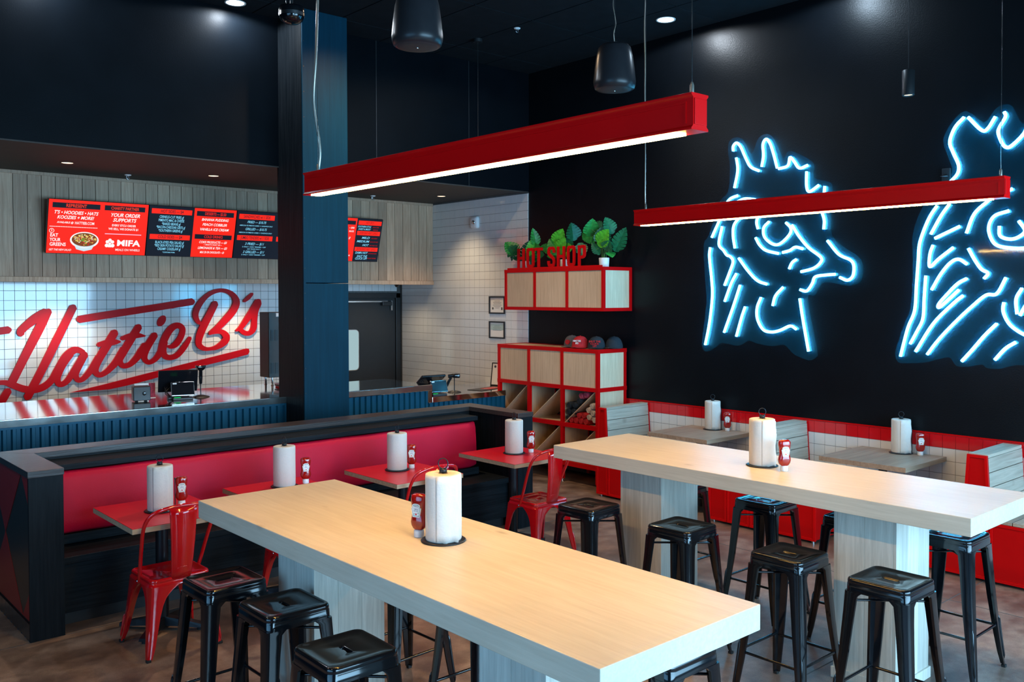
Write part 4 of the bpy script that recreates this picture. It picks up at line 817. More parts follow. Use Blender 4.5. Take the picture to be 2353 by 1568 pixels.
# letters standing on the cabinet
ls = thing('shop_letters', 'red standing letters spelling HOT SHOP on top of the hanging cabinet', 'sign', (7.14, 7.44, 2.422))
def letter(ch, ya, yb, z0, h, t):
    w_ = ya-yb; s_ = .033; L_ = lambda u, v: (ya-u*w_, z0+v*h)   # u runs left to right in view
    q = s_/2; uw = q/w_; vh = q/h
    A = {'H': [[(uw, 0), (uw, 1)], [(1-uw, 0), (1-uw, 1)], [(uw, .5), (1-uw, .5)]],
         'T': [[(.5, 0), (.5, 1)], [(0, 1-vh), (1, 1-vh)]],
         'O': [[(uw, .25), (uw, .78), (uw+.08, .93), (.5, 1-vh), (1-uw-.08, .93), (1-uw, .78), (1-uw, .25), (1-uw-.08, .07), (.5, vh), (uw+.08, .07), (uw, .25)]],
         'S': [[(1-uw, .70), (1-uw, .80), (1-uw-.1, .93), (.5, 1-vh), (uw+.1, .93), (uw, .78), (uw+.06, .64), (.5, .52), (1-uw-.06, .38), (1-uw, .22), (1-uw-.1, .07), (.5, vh), (uw+.1, .07), (uw, .20), (uw, .30)]],
         'P': [[(uw, 0), (uw, 1)], [(uw, 1-vh), (.55, 1-vh), (1-uw-.05, .93), (1-uw, .80), (1-uw, .62), (1-uw-.05, .48), (.55, .42), (uw, .42)]]}[ch]
    mb = MB()
    for st in A:
        pts = [(*L_(u, v), s_) for u, v in st]
        jj = getattr(mb, 'jj', 0)+1; mb.jj = jj; stroke(mb, pts, fYZ, 7.148+.0006*jj, 7.132-.0006*jj, n=5, flat=True)
    mb.ob('letter_'+ch.lower(), 'red_metal', t)
for ch, (ya, yb) in zip('HOTSHOP', HS): letter(ch, ya, yb, 2.422, .225, ls)
# ---- plants
def leaf(mb, base, d, length, width, twist, droop=.25):
    """split heart shaped leaf blade starting at base along d"""
    d = Vector(d).normalized(); face = Vector((-.62, -.72, .30)); side = d.cross(face).normalized()
    side = (Matrix.Rotation(twist, 3, d) @ side); nrm = side.cross(d).normalized()
    n = 7
    k0 = len(mb.v)
    vs = []; fs = []
    prof = [0, .78, .98, 1.0, .88, .68, .40, 0]
    def P(u, v): return Vector(base)+d*(u*length)+side*(v*width/2)-nrm*(droop*length*u*u)+nrm*(abs(v)*width*.10)
    for s_ in (-1, 1):
        for i in range(n):
            u0, u1 = i/n, (i+1)/n
            a0 = prof[i]; a1 = prof[i+1]
            cut = .45 if 0 < i < n-1 else 1
            g = .012
            k = len(vs)
            b0 = max(a0, .12) if i else .55
            # finger of the blade: joined at the midrib, split towards the edge
            pts = [P(u0, 0), P(u1, 0), P(u1+.0, s_*a1*.45), P(u1+.05, s_*a1*.97), P((u0+u1)/2+.055, s_*(a0+a1)/2*1.02), P(u0+.035+.05, s_*max(a0, .5 if i == 0 else 0)*.96), P(u0+.005, s_*max(a0, .4 if i == 0 else 0)*.45)]
            vs += pts; fs.append(tuple(range(k, k+7)) if s_ > 0 else tuple(reversed(range(k, k+7))))
    mb.add(vs, fs)
def plant(x, y, seed, label, leaves):
    t = thing('potted_monstera', label, 'plant', (x, y, 2.40), group='potted plants on the hanging cabinet')
    MB().lathe([(0, .004), (.045, 0), (.052, .004), (.058, .104), (.054, .107), (.050, .095), (0, .09)], n=28, cap0=False, cap1=False).ob('pot', 'white_plastic', t, off=(0, 0, 0))
    rg_ = random.Random(seed)
    for (dy, dx, dz, L_, W_, az, m_) in leaves:
        e_ = Vector((dx, dy, dz)); b0 = Vector((rg_.uniform(-.02, .02), rg_.uniform(-.02, .02), .09))
        mid = b0.lerp(e_, .55)+Vector((0, 0, .06)); mid.x *= .6; mid.y *= .6
        MB().tube(catmull([b0, mid, e_], 5), .0035, 6).ob('stem', 'stem', t, off=(0, 0, 0))
        mb = MB(); ang = radians(az)
        dirv = Vector((-.25+rg_.uniform(-.2, .1), -cos(ang), sin(ang)))
        L_ *= 1.12; W_ *= 1.30; leaf(mb, e_-dirv.normalized()*L_*.45, dirv, L_, W_, rg_.uniform(-.55, .55), .12)
        mb.ob('leaf', m_, t, off=(0, 0, 0), fix=False, solid=.0015)
# leaves: offset along the wall (minus is right in view), out, up, length, width, angle in view, tone
plant(7.30, 6.755, 1, 'rightmost potted monstera, its white pot clear of the letters', [
 (.17, -.05, .36, .17, .16, 205, 'leaf_a'), (.10, -.10, .42, .18, .15, 60, 'leaf_a'), (-.02, -.05, .33, .17, .15, 80, 'leaf_b'), (-.10, -.02, .44, .17, .13, 100, 'leaf_b'), (-.07, -.10, .30, .20, .15, 50, 'leaf_c'),
 (-.24, -.02, .27, .26, .13, 52, 'leaf_b'), (-.12, -.08, .22, .13, .12, 40, 'leaf_b'), (-.15, -.06, .14, .09, .09, -30, 'leaf_a'), (.08, -.04, .20, .14, .08, 120, 'leaf_b'), (.10, .0, .44, .14, .13, 150, 'leaf_b')])
plant(7.30, 7.365, 2, 'middle potted monstera behind the last word of the red letters', [
 (.11, -.04, .24, .20, .17, 120, 'leaf_a'), (.02, -.08, .34, .20, .14, 50, 'leaf_c'), (-.02, -.09, .24, .20, .13, 45, 'leaf_c'), (-.13, .0, .40, .18, .17, 80, 'leaf_b'), (-.10, -.07, .20, .17, .15, 20, 'leaf_c'),
 (.16, -.02, .18, .16, .10, 200, 'leaf_a'), (-.28, -.02, .22, .16, .12, -60, 'leaf_b'), (.24, -.03, .24, .18, .10, 165, 'leaf_a'), (-.05, 0, .28, .15, .12, 60, 'leaf_b')])
plant(7.30, 8.002, 3, 'leftmost potted monstera in front of the white tiles', [
 (.24, -.03, .26, .20, .15, 130, 'leaf_a'), (.20, -.06, .24, .16, .11, 230, 'leaf_b'), (.26, 0, .22, .16, .06, 265, 'leaf_b'), (-.02, -.04, .18, .24, .15, 70, 'leaf_b'), (-.16, -.02, .36, .20, .10, 85, 'leaf_a'),
 (-.12, -.05, .24, .17, .11, 75, 'leaf_c'), (-.20, -.02, .16, .17, .13, 10, 'leaf_b'), (.08, -.05, .14, .16, .12, 160, 'leaf_b'), (-.14, -.03, .27, .20, .08, 0, 'leaf_a'), (-.08, -.02, .10, .18, .12, 30, 'leaf_b')])
# ---- lower cubby unit
cu = thing('cubby_unit', 'red framed cubby unit with three doors above open slanted cubbies', 'cabinet', (7.34, 7.48, 0))
F = .036; ya, yb_, yc_, yd = 6.65, 7.19, 7.74, 8.272; X0c = 7.09
fr = MB()
for y_ in (ya, yb_, yc_, yd): fr.fb(X0c, X0c+F, y_, y_+F, .04, 1.505).fb(XW-F-.02, XW-.02, y_, y_+F, .04, 1.505)
for z_ in (1.505-F, 1.05, .632, .20): fr.fb(X0c+.0005, X0c+F, ya, yd+F, z_, z_+F).fb(XW-F-.0205, XW-.0205, ya, yd+F, z_, z_+F).fb(X0c, XW-.02, ya+.0003, ya+F, z_, z_+F).fb(X0c, XW-.02, yd, yd+F-.0003, z_, z_+F)
fr.ob('metal_frame', 'red_metal', cu)
for y_ in (ya, yb_, yc_, yd): MB().lathe([(.016, 0), (.016, .012), (.008, .014), (.008, .04)], n=12).ob('levelling_foot', 'chrome', cu, off=(0, 0, 0)).location = (X0c+F/2-7.34, y_+F/2-7.48, 0)
for a_, b_ in ((ya+F, yb_), (yb_+F, yc_), (yc_+F, yd)):
    MB().box(X0c+.010, X0c+.026, a_+.003, b_-.003, 1.05+F+.003, 1.505-F-.003).ob('door', 'ash_panel', cu, bevel=.0015)
for z_ in (1.05, .632, .20): MB().box(X0c+F, XW-.06, ya+F, yd, z_+F-.012, z_+F).ob('shelf', 'ash_panel', cu)
MB().box(X0c+F, XW-.01, ya+.01, yd+F-.01, 1.485, 1.502).ob('top_board', 'ash_panel', cu)
for y_ in (ya+.010, yb_+.012, yc_+.012, yd+.012): MB().box(X0c+F, XW-.056, y_, y_+.012, .20+F, 1.505-F).ob('side_panel', 'ash_panel', cu)
MB().box(XW-.05, XW-.04, ya+F, yd, .20, 1.5).ob('back_panel', 'black_matte', cu)
for a_, b_ in ((ya+F, yb_), (yb_+F, yc_), (yc_+F, yd)):
    for z0, z1 in ((.632+F, 1.05), (.20+F, .632)):
        MB().prism([(b_-.004, z0), (b_-.018, z0), (a_+.014, z1-.002), (a_+.028, z1-.002)], lambda y, z, x: (x, y, z), X0c+F*.6, XW-.06).ob('slanted_divider', 'ash_panel', cu)
# rolled shirts in the cubby nearest the booths
def roll_cloth(y, z, r, m, label, grp, tilt=0, x=7.13):
    t = MB().loft([[(q, y+rr*r*cos(2*pi*k/14)*(1+.08*sin(3*k)), z+rr*r*sin(2*pi*k/14)*(1+.06*cos(2*k))) for k in range(14)] for q, rr in ((x-.004, .15), (x, .75), (x+.015, 1), (x+.28, 1), (x+.29, .5))]).ob('rolled_shirt', m, None, off=(x+.14, y, z))
    t.location = (x+.14, y, z); t.rotation_euler = (0, 0, radians(tilt)); tag(t, label, 'shirt', grp)
    rg_ = MB()
    for k in range(20):
        pass
    sp = [(x-.006, y+r*.9*(1-k/26)*cos(k*.9), z+r*.9*(1-k/26)*sin(k*.9)) for k in range(24)]
    MB().tube(catmull(sp, 2), .0045, 5).ob('rolled_edge', m, t, off=(x+.14, y, z))
A_, B_ = ya+F, yb_
for k, (u, v) in enumerate(((.055, .05), (.06, .125), (.07, .20), (.145, .135), (.15, .205), (.225, .255))):
    roll_cloth(B_-u, .668+v, .036, 'navy_cloth', 'dark rolled shirt in the right-hand cubby, %s' % ('lowest of the pile', 'second up at the left side', 'third up at the left side', 'middle of the second column', 'upper one of the second column', 'topmost at the right')[k], 'dark rolled shirts')
for k, (u, v) in enumerate(((.255, .315), (.325, .33))):
    roll_cloth(B_-u, .668+v, .034, 'stripe_cloth', 'pink patterned rolled shirt on the dark pile, %s one' % ('left', 'right')[k], 'pink patterned rolled shirts')
for k, (u, v) in enumerate(((.10, .035), (.175, .035), (.25, .035), (.325, .035), (.22, .095), (.295, .10))):
    roll_cloth(B_-u, .668+v, .0345, 'red_cloth', 'red rolled shirt under the slanted divider, %s' % ('leftmost in the bottom row', 'second in the bottom row', 'third in the bottom row', 'fourth in the bottom row', 'left one of the upper row', 'right one of the upper row')[k], 'red rolled shirts')
for k, (u, v) in enumerate(((.375, .09), (.365, .165), (.43, .14), (.42, .215), (.455, .065))):
    roll_cloth(B_-u, .668+v, .0345, 'cream_cloth', 'cream rolled shirt at the right of the cubby, %s' % ('left one of the lower pair', 'left one in the middle', 'right one in the middle', 'topmost', 'lowest at the frame')[k], 'cream rolled shirts')
# ---- caps
def hat(y, x, z, rz, m, mb_, label, txt=None, tm='label_white', patch=None):
    t = thing('baseball_cap', label, 'cap', (x, y, z), rz, group='baseball caps on the cubby unit')
    R = .088
    rings = []
    for k in range(9):
        a_ = k/8*pi/2; rings.append([(R*cos(a_)**.75*cos(b_)*1.0 if a_ < 1.57 else 0, R*1.12*cos(a_)**.75*sin(b_) if a_ < 1.57 else 0, .012+.125*sin(a_)) for b_ in [2*pi*q/24 for q in range(24)]])
    MB().loft(rings, cap0=False).ob('crown', m, t, off=(0, 0, 0))
    MB().lathe([(0, .142), (.008, .139), (.01, .136)], n=10, cap0=False, cap1=False).ob('button', m, t, off=(0, 0, 0))
    # brim towards local -x
    n = 12; top = []; 
    for k in range(n+1):
        a_ = pi/2+pi*k/n; top.append((R*.9*cos(a_), R*1.0*sin(a_)))
    outr = [(R*.9*cos(pi/2+pi*k/n)-.078*sin(pi*k/n)**.6 if 0 < k < n else R*.9*cos(pi/2+pi*k/n), R*1.04*sin(pi/2+pi*k/n)) for k in range(n+1)]
    vs = [(a_, b_, .020) for a_, b_ in top]+[(a_, b_, .020-.012*abs(b_/R)) for a_, b_ in outr]
    MB().add(vs, [(k, k+1, n+2+k, n+1+k) for k in range(n)]).ob('brim', mb_, t, off=(0, 0, 0), solid=.004, fix=False)
    if patch: MB().prism([(.034*cos(k*pi/3), .03*sin(k*pi/3)) for k in range(6)], lambda p, q, s_: (-.083+.030*0-s_, p, .062+q), -.012, .006).ob('patch', patch, t, off=(0, 0, 0))
    if txt:
        for k, l_ in enumerate(txt): lettering(l_, .021, tm, t, (-.086, 0, .084-.026*k), rot=(radians(90), 0, radians(-90)), bold=.02, depth=.004, name='embroidery')
    return t
hat(7.25, 7.30, 1.503, radians(8), 'grey_cloth', 'grey_cloth', 'grey cap with a red patch, leftmost on the cubby unit', patch='red_cloth')
hat(7.06, 7.24, 1.503, radians(18), 'red_cloth', 'red_cloth', 'red cap with white lettering between the grey and navy caps', ["HATTIE", "B'S"])
hat(6.86, 7.29, 1.503, radians(30), 'navy_cloth', 'navy_cloth', 'navy cap with red lettering right of the red cap', ['SHUT THE', 'CLUCK', 'UP!'], 'tomato')
hat(6.715, 7.42, 1.503, radians(20), 'navy_cloth', 'navy_cloth', 'navy cap behind, at the right end of the row')
# ================================================================ HALF WALL AND BANQUETTE
hw = thing('half_wall', 'U-shaped dark timber half wall around the red banquette', 'half wall', (3.47, 6.8, 0))
XA, XB, XCc, XD = 1.398, 1.595, 5.352, 5.530
MB().box(XA+.012, XB-.006, 6.012, 6.90, 0, 1.0).ob('left_core', 'dark_paint', hw)
MB().box(XCc+.004, XD-.006, 6.012, 6.90, 0, 1.0).ob('right_core', 'black_wood_z', hw)
MB().box(XB-.006, XCc+.004, 6.70, 6.89, 0, 1.0).ob('back_core', 'black_wood', hw)
MB().box(XA, XB, 5.995, 6.012, 0, 1.0).ob('end_board', 'black_wood_z', hw, bevel=.002)
MB().box(XCc, XD, 5.995, 6.012, 0, 1.0).ob('end_board', 'black_wood_z', hw, bevel=.002)
def slab(poly, z0, z1, name, m, par):
    MB().prism(poly, lambda a_, b_, t_: (a_, b_, t_), z0, z1).ob(name, m, par, bevel=.002)
slab([(XA-.004, 5.990), (XB+.004, 5.990), (XB+.004, 6.685), (XA-.004, 6.905)], 1.0, 1.04, 'cap', 'cap_wood', hw)
slab([(XA-.004, 6.905), (XB+.004, 6.685), (XCc-.004, 6.685), (XD+.004, 6.905)], 1.0, 1.04, 'cap', 'cap_wood', hw)
slab([(XCc-.004, 5.990), (XD+.004, 5.990), (XD+.004, 6.905), (XCc-.004, 6.685)], 1.0, 1.04, 'cap', 'cap_wood', hw)
# harlequin paint on the outer faces, each lozenge a thin applied panel
zb, zt = .115, 1.0
zm = (zb+zt)/2; hp = .42
for yc in (5.787, 6.627):
    for za in (zb, zt):
        l_, r_ = yc-hp, yc+hp
        def zat(y_): return zm+(za-zm)*min(1, abs(y_-yc)/hp)
        y0_, y1_ = max(l_, 6.013), min(r_, 6.90)
        # region between the slanting sides and the edge za
        poly = [(y0_, za), (y1_, za)]
        if y1_ < r_: poly.append((y1_, zat(y1_)))
        if y0_ <= yc: poly.append((yc, zm))
        if y0_ > l_: poly.append((y0_, zat(y0_)))
        if y0_ > yc: poly = [(y0_, za), (y1_, za), (y0_, zat(y0_))]
        MB().prism(poly, fYZ, XA+.012, XA+.0095).ob('red_lozenge', 'red_paint', hw)
for k in range(9):
    MB().box(XA, XA+.012, 6.014+k*.099, 6.014+k*.099+.096, .006, .106).ob('tile', 'tile_black', hw, bevel=.001)
for k in range(30):
    MB().box(XA-.002, XA+.004, 6.014+k*.029, 6.014+k*.029+.024, 0, .006).ob('floor_trim', 'chrome', hw) if k % 3 == 0 else None
bq = thing('banquette', 'long red upholstered banquette on a dark timber base inside the half wall', 'bench', (3.47, 6.4, 0))
MB().box(XB+.006, XCc-.006, 6.13, 6.69, .09, .405).ob('base_box', 'black_wood', bq)
MB().box(XB+.006, XCc-.006, 6.19, 6.69, 0, .09).ob('toe_kick', 'black_matte', bq)
MB().box(XB+.004, XCc-.004, 6.10, 6.69, .405, .452).ob('seat_board', 'black_wood', bq, bevel=.004)
MB().box(XB+.004, 5.245, 6.415, 6.50, .455, .520).ob('lower_rail', 'black_wood', bq, bevel=.004)
MB().box(XB+.004, 5.245, 6.43, 6.69, .945, .985).ob('upper_ledge', 'black_wood', bq, bevel=.004)
MB().box(XB+.004, 5.245, 6.50, 6.56, .452, .945).ob('back_board', 'black_wood', bq)
# the cushion: a gently crowned upholstered pad leaning back
rings = []
nx = 40
prof = [(6.50, .522), (6.43, .524), (6.398, .545), (6.392, .62), (6.397, .75), (6.408, .88), (6.425, .928), (6.50, .942)]
for k in range(nx+1):
    x_ = XB+.02+(5.225-XB-.02)*k/nx; e_ = min(k, nx-k); sh = .035 if e_ == 0 else 0
    rings.append([(x_, y_+(sh if y_ < 6.45 else 0), z_+.0015*sin(k*1.1)) for y_, z_ in prof])
MB().loft(rings).ob('back_cushion', 'red_vinyl', bq)

# ================================================================ RED TOPPED TABLES
def ped_base(t, z_top, r=.038, span=.27):
    MB().lathe([(r, .055), (r, z_top-.012)], n=20).ob('column', 'black_iron', t, off=(0, 0, 0))
    MB().lathe([(.10, z_top-.014), (.10, z_top-.004)], n=16).box(-.22, .22, -.03, .03, z_top-.012, z_top).box(-.03, .03, -.22, .22, z_top-.012, z_top).ob('top_plate', 'black_iron', t, off=(0, 0, 0))
    for k in range(4):
        a_ = pi/4+k*pi/2 if False else k*pi/2+pi/4
        c_, s_ = cos(a_), sin(a_)
        def R_(l, w__, z): return (l*c_-w__*s_, l*s_+w__*c_, z)
        MB().loft([[R_(l, w__*q, z) for w__, z in ((-1, z0), (1, z0), (.8, z1), (-.8, z1))] for l, q, z0, z1 in ((.02, .032, .03, .085), (.16, .03, .025, .062), (span, .026, .018, .038))], smooth=False).ob('base_arm', 'black_iron', t, off=(0, 0, 0))
        MB().lathe([(.018, 0), (.018, .012), (.010, .014), (.010, .03)], n=12).ob('foot', 'rubber', t, off=(0, 0, 0)).location = (c_*(span-.03), s_*(span-.03), 0)
def red_table(xc, label):
    t = thing('red_table', label, 'table', (xc, 5.705, 0), group='red topped tables at the banquette')
    MB().box(-.30, .30, -.36, .36, .717, .748).ob('tabletop', 'ply_edge', t, off=(0, 0, 0), bevel=.0015)
    MB().box(-.2995, .2995, -.3595, .3595, .748, .7505).ob('laminate', 'red_lam', t, off=(0, 0, 0))
    ped_base(t, .717)
    MB().box(-.02, .025, -.0405, -.0385, .665, .70).ob('sticker', 'white_plastic', t, off=(0, 0, 0))
for x_, l_ in ((2.085, 'red topped table nearest the half wall end, at far left'), (2.94, 'red topped table mostly hidden behind the nearer high table'), (3.915, 'red topped table behind the large paper roll, third from left'), (5.035, 'red topped table nearest the cubby unit')):
    red_table(x_, l_)

# ================================================================ SHEET METAL LEGS
def leg(sx, sy, a, b, zt_, prof, name, m, t, inset=.0, foot='rubber', curve=0., r=.014):
    """corner leg of folded sheet: outer corner runs from (a,a,zt) to (b,b,0); prof [(z,flange width)]"""
    rings = []
    for z_, w_ in prof:
        u = 1-z_/zt_; c = a+(b-a)*(u+curve*(u*u-u)); rr = min(r, w_*.45)
        pts = [(c-w_, c), (c-rr, c), (c-rr*.3, c-rr*.3), (c, c-rr), (c, c-w_)]
        pts = [(p*sx, q*sy, z_) for p, q in pts]
        # inner return, giving the fold some depth
        d = .012 if w_ > .03 else .006
        inn = [(c-w_, c-d), (c-d-rr*.4, c-d-rr*.4), (c-d, c-w_)]
        pts = [(c_*1.0, d_, z_) for c_, d_, _ in pts]+[(p*sx, q*sy, z_) for p, q in reversed(inn)]
        rings.append(pts)
    o = MB().loft(rings, smooth=False).ob(name, m, t, off=(0, 0, 0))
    for p in o.data.polygons: p.use_smooth = True
    o.modifiers.new('edge', 'EDGE_SPLIT').split_angle = radians(38)
    w_ = prof[-1][1]
    if foot:
        f_ = MB().box(min((b-w_*.8)*sx, (b+.002)*sx), max((b-w_*.8)*sx, (b+.002)*sx), min((b-w_*.8)*sy, (b+.002)*sy), max((b-w_*.8)*sy, (b+.002)*sy), 0, .016).ob('rubber_foot', foot, o, off=(0, 0, 0), bevel=.003)
    # pressed rib down the lower half of the leg
    zr0, zr1 = zt_*.07, zt_*.42
    def cc(z_): u = 1-z_/zt_; return a+(b-a)*(u+curve*(u*u-u))
    MB().tube([((cc(z_)-.0035)*sx, (cc(z_)-.0035)*sy, z_) for z_ in (zr0, zr0+.02, (zr0+zr1)/2, zr1-.02, zr1)], [.002, .0075, .0075, .0075, .002], 8).ob('rib', m, o, off=(0, 0, 0))
    return o
def seat_shell(t, w_, d_, z_, m, dish=.012, slot=(.0085, .038), skirt=.05, rim=.010, flare=.0):
    """pressed seat pan with a rolled rim, a dished centre and a hand slot"""
    k = 6; R_ = lambda ww, dd, rr, z: ring_rr(ww, dd, rr, z, k)
    sw, sd = slot
    rings = [R_(w_+flare*2+.004, d_+flare*2+.004, .032, z_-skirt), R_(w_+.002, d_+.002, .034, z_-.026), R_(w_-.004, d_-.004, .034, z_-.022), R_(w_+.002, d_+.002, .036, z_-.018), R_(w_, d_, .036, z_-.008), R_(w_-.008, d_-.008, .034, z_-.001), R_(w_-.020, d_-.020, .032, z_+.001),
             R_(w_-.034, d_-.034, .028, z_-.004), R_(w_*.62, d_*.62, .03, z_-.004-dish*.5), R_(sw*2+.010, sd*2+.010, min(sw, sd)+.004, z_-.004-dish*.6), R_(sw*2, sd*2, min(sw, sd)*.95, z_-.007-dish*.6), R_(sw*2-.004, sd*2-.004, min(sw, sd)*.7, z_-.018-dish*.5)]
    return MB().loft(rings, cap0=False, cap1=False).ob('seat', m, t, off=(0, 0, 0))

# ---------------- black bar stools
def make_stool():
    t = thing('bar_stool', None, 'stool', (0, 0, 0))
    seat_shell(t, .300, .300, .76, 'black_gloss', dish=.004, skirt=.062)
    P = [(.70, .088), (.68, .066), (.60, .060), (.40, .052), (.20, .042), (.08, .034), (.015, .028)]
    for sx in (-1, 1):
        for sy in (-1, 1): leg(sx, sy, .1535, .212, .70, P, 'leg', 'black_gloss', t, curve=.35)
    for s_ in (-1, 1):
        MB().tube([(-.178, s_*.176, .245), (.178, s_*.176, .245)], .0075, 8).ob('footrest_bar', 'black_gloss', t, off=(0, 0, 0))
        MB().tube([(s_*.176, -.178, .235), (s_*.176, .178, .235)], .0075, 8).ob('footrest_bar', 'black_gloss', t, off=(0, 0, 0))
        MB().tube([(-.145, -s_*.145, .652), (.145, s_*.145, .652)], .006, 8).ob('cross_brace', 'black_gloss', t, off=(0, 0, 0))
    return t
def index():
    CH.clear()
    for o in bpy.data.objects:
        if o.parent: CH.setdefault(o.parent.name, []).append(o)
def place_copies(proto, spots, group):
    index()
    names = dict(CH)
    for i, (x, y, rz, label) in enumerate(spots):
        if i == 0:
            proto.location = (x, y, proto.location.z if len(spots[0]) == 4 else 0); proto.rotation_euler = (0, 0, rz); proto['label'] = label; proto['group'] = group; o = proto
        else:
            o = dup(proto, (x, y, proto.location.z), rz, label)
R = radians
place_copies(make_stool(), [
 (1.790, 4.100, R(91), 'black metal stool at the near high table with red reflections, nearest the red chair'),
 (1.840, 3.598, R(0), 'black metal stool second along the left side of the near high table'),
 (1.775, 2.975, R(-1), 'black metal stool cut by the bottom edge at the left of the near high table'),
 (2.700, 3.960, R(2), 'black metal stool under the near high table, just right of its far post'),
 (2.715, 3.290, R(-1), 'black metal stool under the near high table, left of its front post'),
 (2.690, 2.180, R(0), 'black metal stool under the right corner of the near high table at the bottom edge'),
 (4.130, 1.985, R(0), 'black metal stool nearest the camera before the far high table, right of the others'),
 (4.160, 2.540, R(0), 'black metal stool in front of the gap between the posts of the far high table'),
 (4.200, 3.268, R(2), 'black metal stool in front of the left post of the far high table'),
 (4.165, 3.985, R(3), 'black metal stool beside the red chair left of the far high table'),
 (5.190, 2.135, R(0), 'black metal stool under the right end of the far high table'),
 (5.150, 2.690, R(1), 'black metal stool mostly hidden behind the right post of the far high table'),
 (5.140, 3.315, R(0), 'black metal stool behind the far high table, in front of the red booth panels'),
 (5.120, 4.020, R(0), 'black metal stool mostly hidden behind the left post of the far high table'),
], 'black metal bar stools')

# ---------------- red cafe chairs
def make_chair():
    t = thing('cafe_chair', None, 'chair', (0, 0, 0))
    seat_shell(t, .355, .345, .450, 'red_gloss', dish=.018, slot=(.018, .012), skirt=.045, flare=.004)
    P = [(.410, .172), (.395, .150), (.380, .128), (.360, .106), (.335, .088), (.30, .074), (.24, .062), (.16, .052), (.07, .042), (.012, .030)]
    for sx in (-1, 1):
        for sy in (-1, 1): leg(sx, sy, .181 if True else 0, .225, .41, P, 'leg', 'red_gloss', t, curve=.25, r=.022)
    hoop = catmull([(-.172, .035, .395), (-.180, .0, .45), (-.196, -.075, .62), (-.205, -.135, .745), (-.185, -.175, .822), (-.125, -.200, .858), (0, -.212, .872), (.125, -.200, .858), (.185, -.175, .822), (.205, -.135, .745), (.196, -.075, .62), (.180, 0, .45), (.172, .035, .395)], 6)
    MB().tube(hoop, .0115, 10).ob('back_hoop', 'red_gloss', t, off=(0, 0, 0))
    n = 10; rings = []
    sp = MB(); vs = []
    for k in range(n+1):
        u = k/n; z_ = .435+(.862-.435)*u; y_ = -.165-.045*u+.012*sin(pi*u)*-1; hw_ = .060+.022*u
        vs += [(-hw_, y_, z_), (-hw_+.006, y_-.006, z_), (0, y_-.010, z_), (hw_-.006, y_-.006, z_), (hw_, y_, z_)]
    sp.add(vs, [(k*5+j, k*5+j+1, (k+1)*5+j+1, (k+1)*5+j) for k in range(n) for j in range(4)], True)
    s_ = sp.ob('back_splat', 'red_gloss', t, off=(0, 0, 0), solid=.003, fix=False)
    for z_, y_ in ((.80, -.212), (.50, -.186)):
        MB().tube([(-.028, y_+.004, z_-.006), (-.024, y_, z_+.004), (.024, y_, z_+.004), (.028, y_+.004, z_-.006)], .004, 8).ob('pressed_rib', 'red_gloss', s_, off=(0, 0, 0))
    for s_ in (-1, 1):
        MB().tube([(-.16, -s_*.16, .372), (.16, s_*.16, .372)], .006, 8).ob('cross_brace', 'red_gloss', t, off=(0, 0, 0))
        MB().lathe([(.008, -.004), (.008, .004), (0, .005)], n=8).ob('bolt', 'chrome', t, off=(0, 0, 0)).location = (s_*.182, .03, .41)
    return t
place_copies(make_chair(), [
 (2.035, 5.440, R(1), 'glossy red metal chair nearest the camera at the leftmost red table'),
 (2.900, 5.420, R(-2), 'red metal chair mostly hidden behind the near high table and its post'),
 (3.870, 5.400, R(2), 'red metal chair whose hoop shows behind the large paper roll'),
 (4.990, 5.345, R(-2), 'red metal chair between the banquette end and the far high table'),
], 'red metal cafe chairs')

# ================================================================ HIGH TABLES
def high_table(xc, label):
    t = thing('high_table', label, 'table', (xc, 3.09, 0), group='pale timber high tables')
    MB().box(-.393, .393, -1.39, 1.39, .972, 1.06).ob('tabletop', 'oak_top', t, off=(0, 0, 0), bevel=.003)
    for yc in (.80, -.755):
        for a_, b_, c_, d_ in ((-.165, .22, yc-.175, yc-.155), (-.165, .22, yc+.155, yc+.175)):
            w3 = (b_-a_)/3
            for k in range(3): MB().box(a_+w3*k+.0004, a_+w3*(k+1)-.0004, c_, d_, .06, .972).ob('post_board', 'oak_edge', t, off=(0, 0, 0), bevel=.001)
        for a_, b_ in ((-.165, -.145), (.20, .22)):
            for k in range(2):
                y0_ = yc-.155+k*.155; MB().box(a_, b_, y0_+.0004, y0_+.1546, .06, .972).ob('post_board', 'oak_edge', t, off=(0, 0, 0), bevel=.001)
        MB().box(-.175, .23, yc-.185, yc+.185, 0, .06).ob('plinth', 'oak_edge', t, off=(0, 0, 0), bevel=.002)
    return t
high_table(2.215, 'pale timber high table nearest the camera, with thick warm-lit top')
high_table(4.722, 'pale timber high table at the right, farther from the camera')

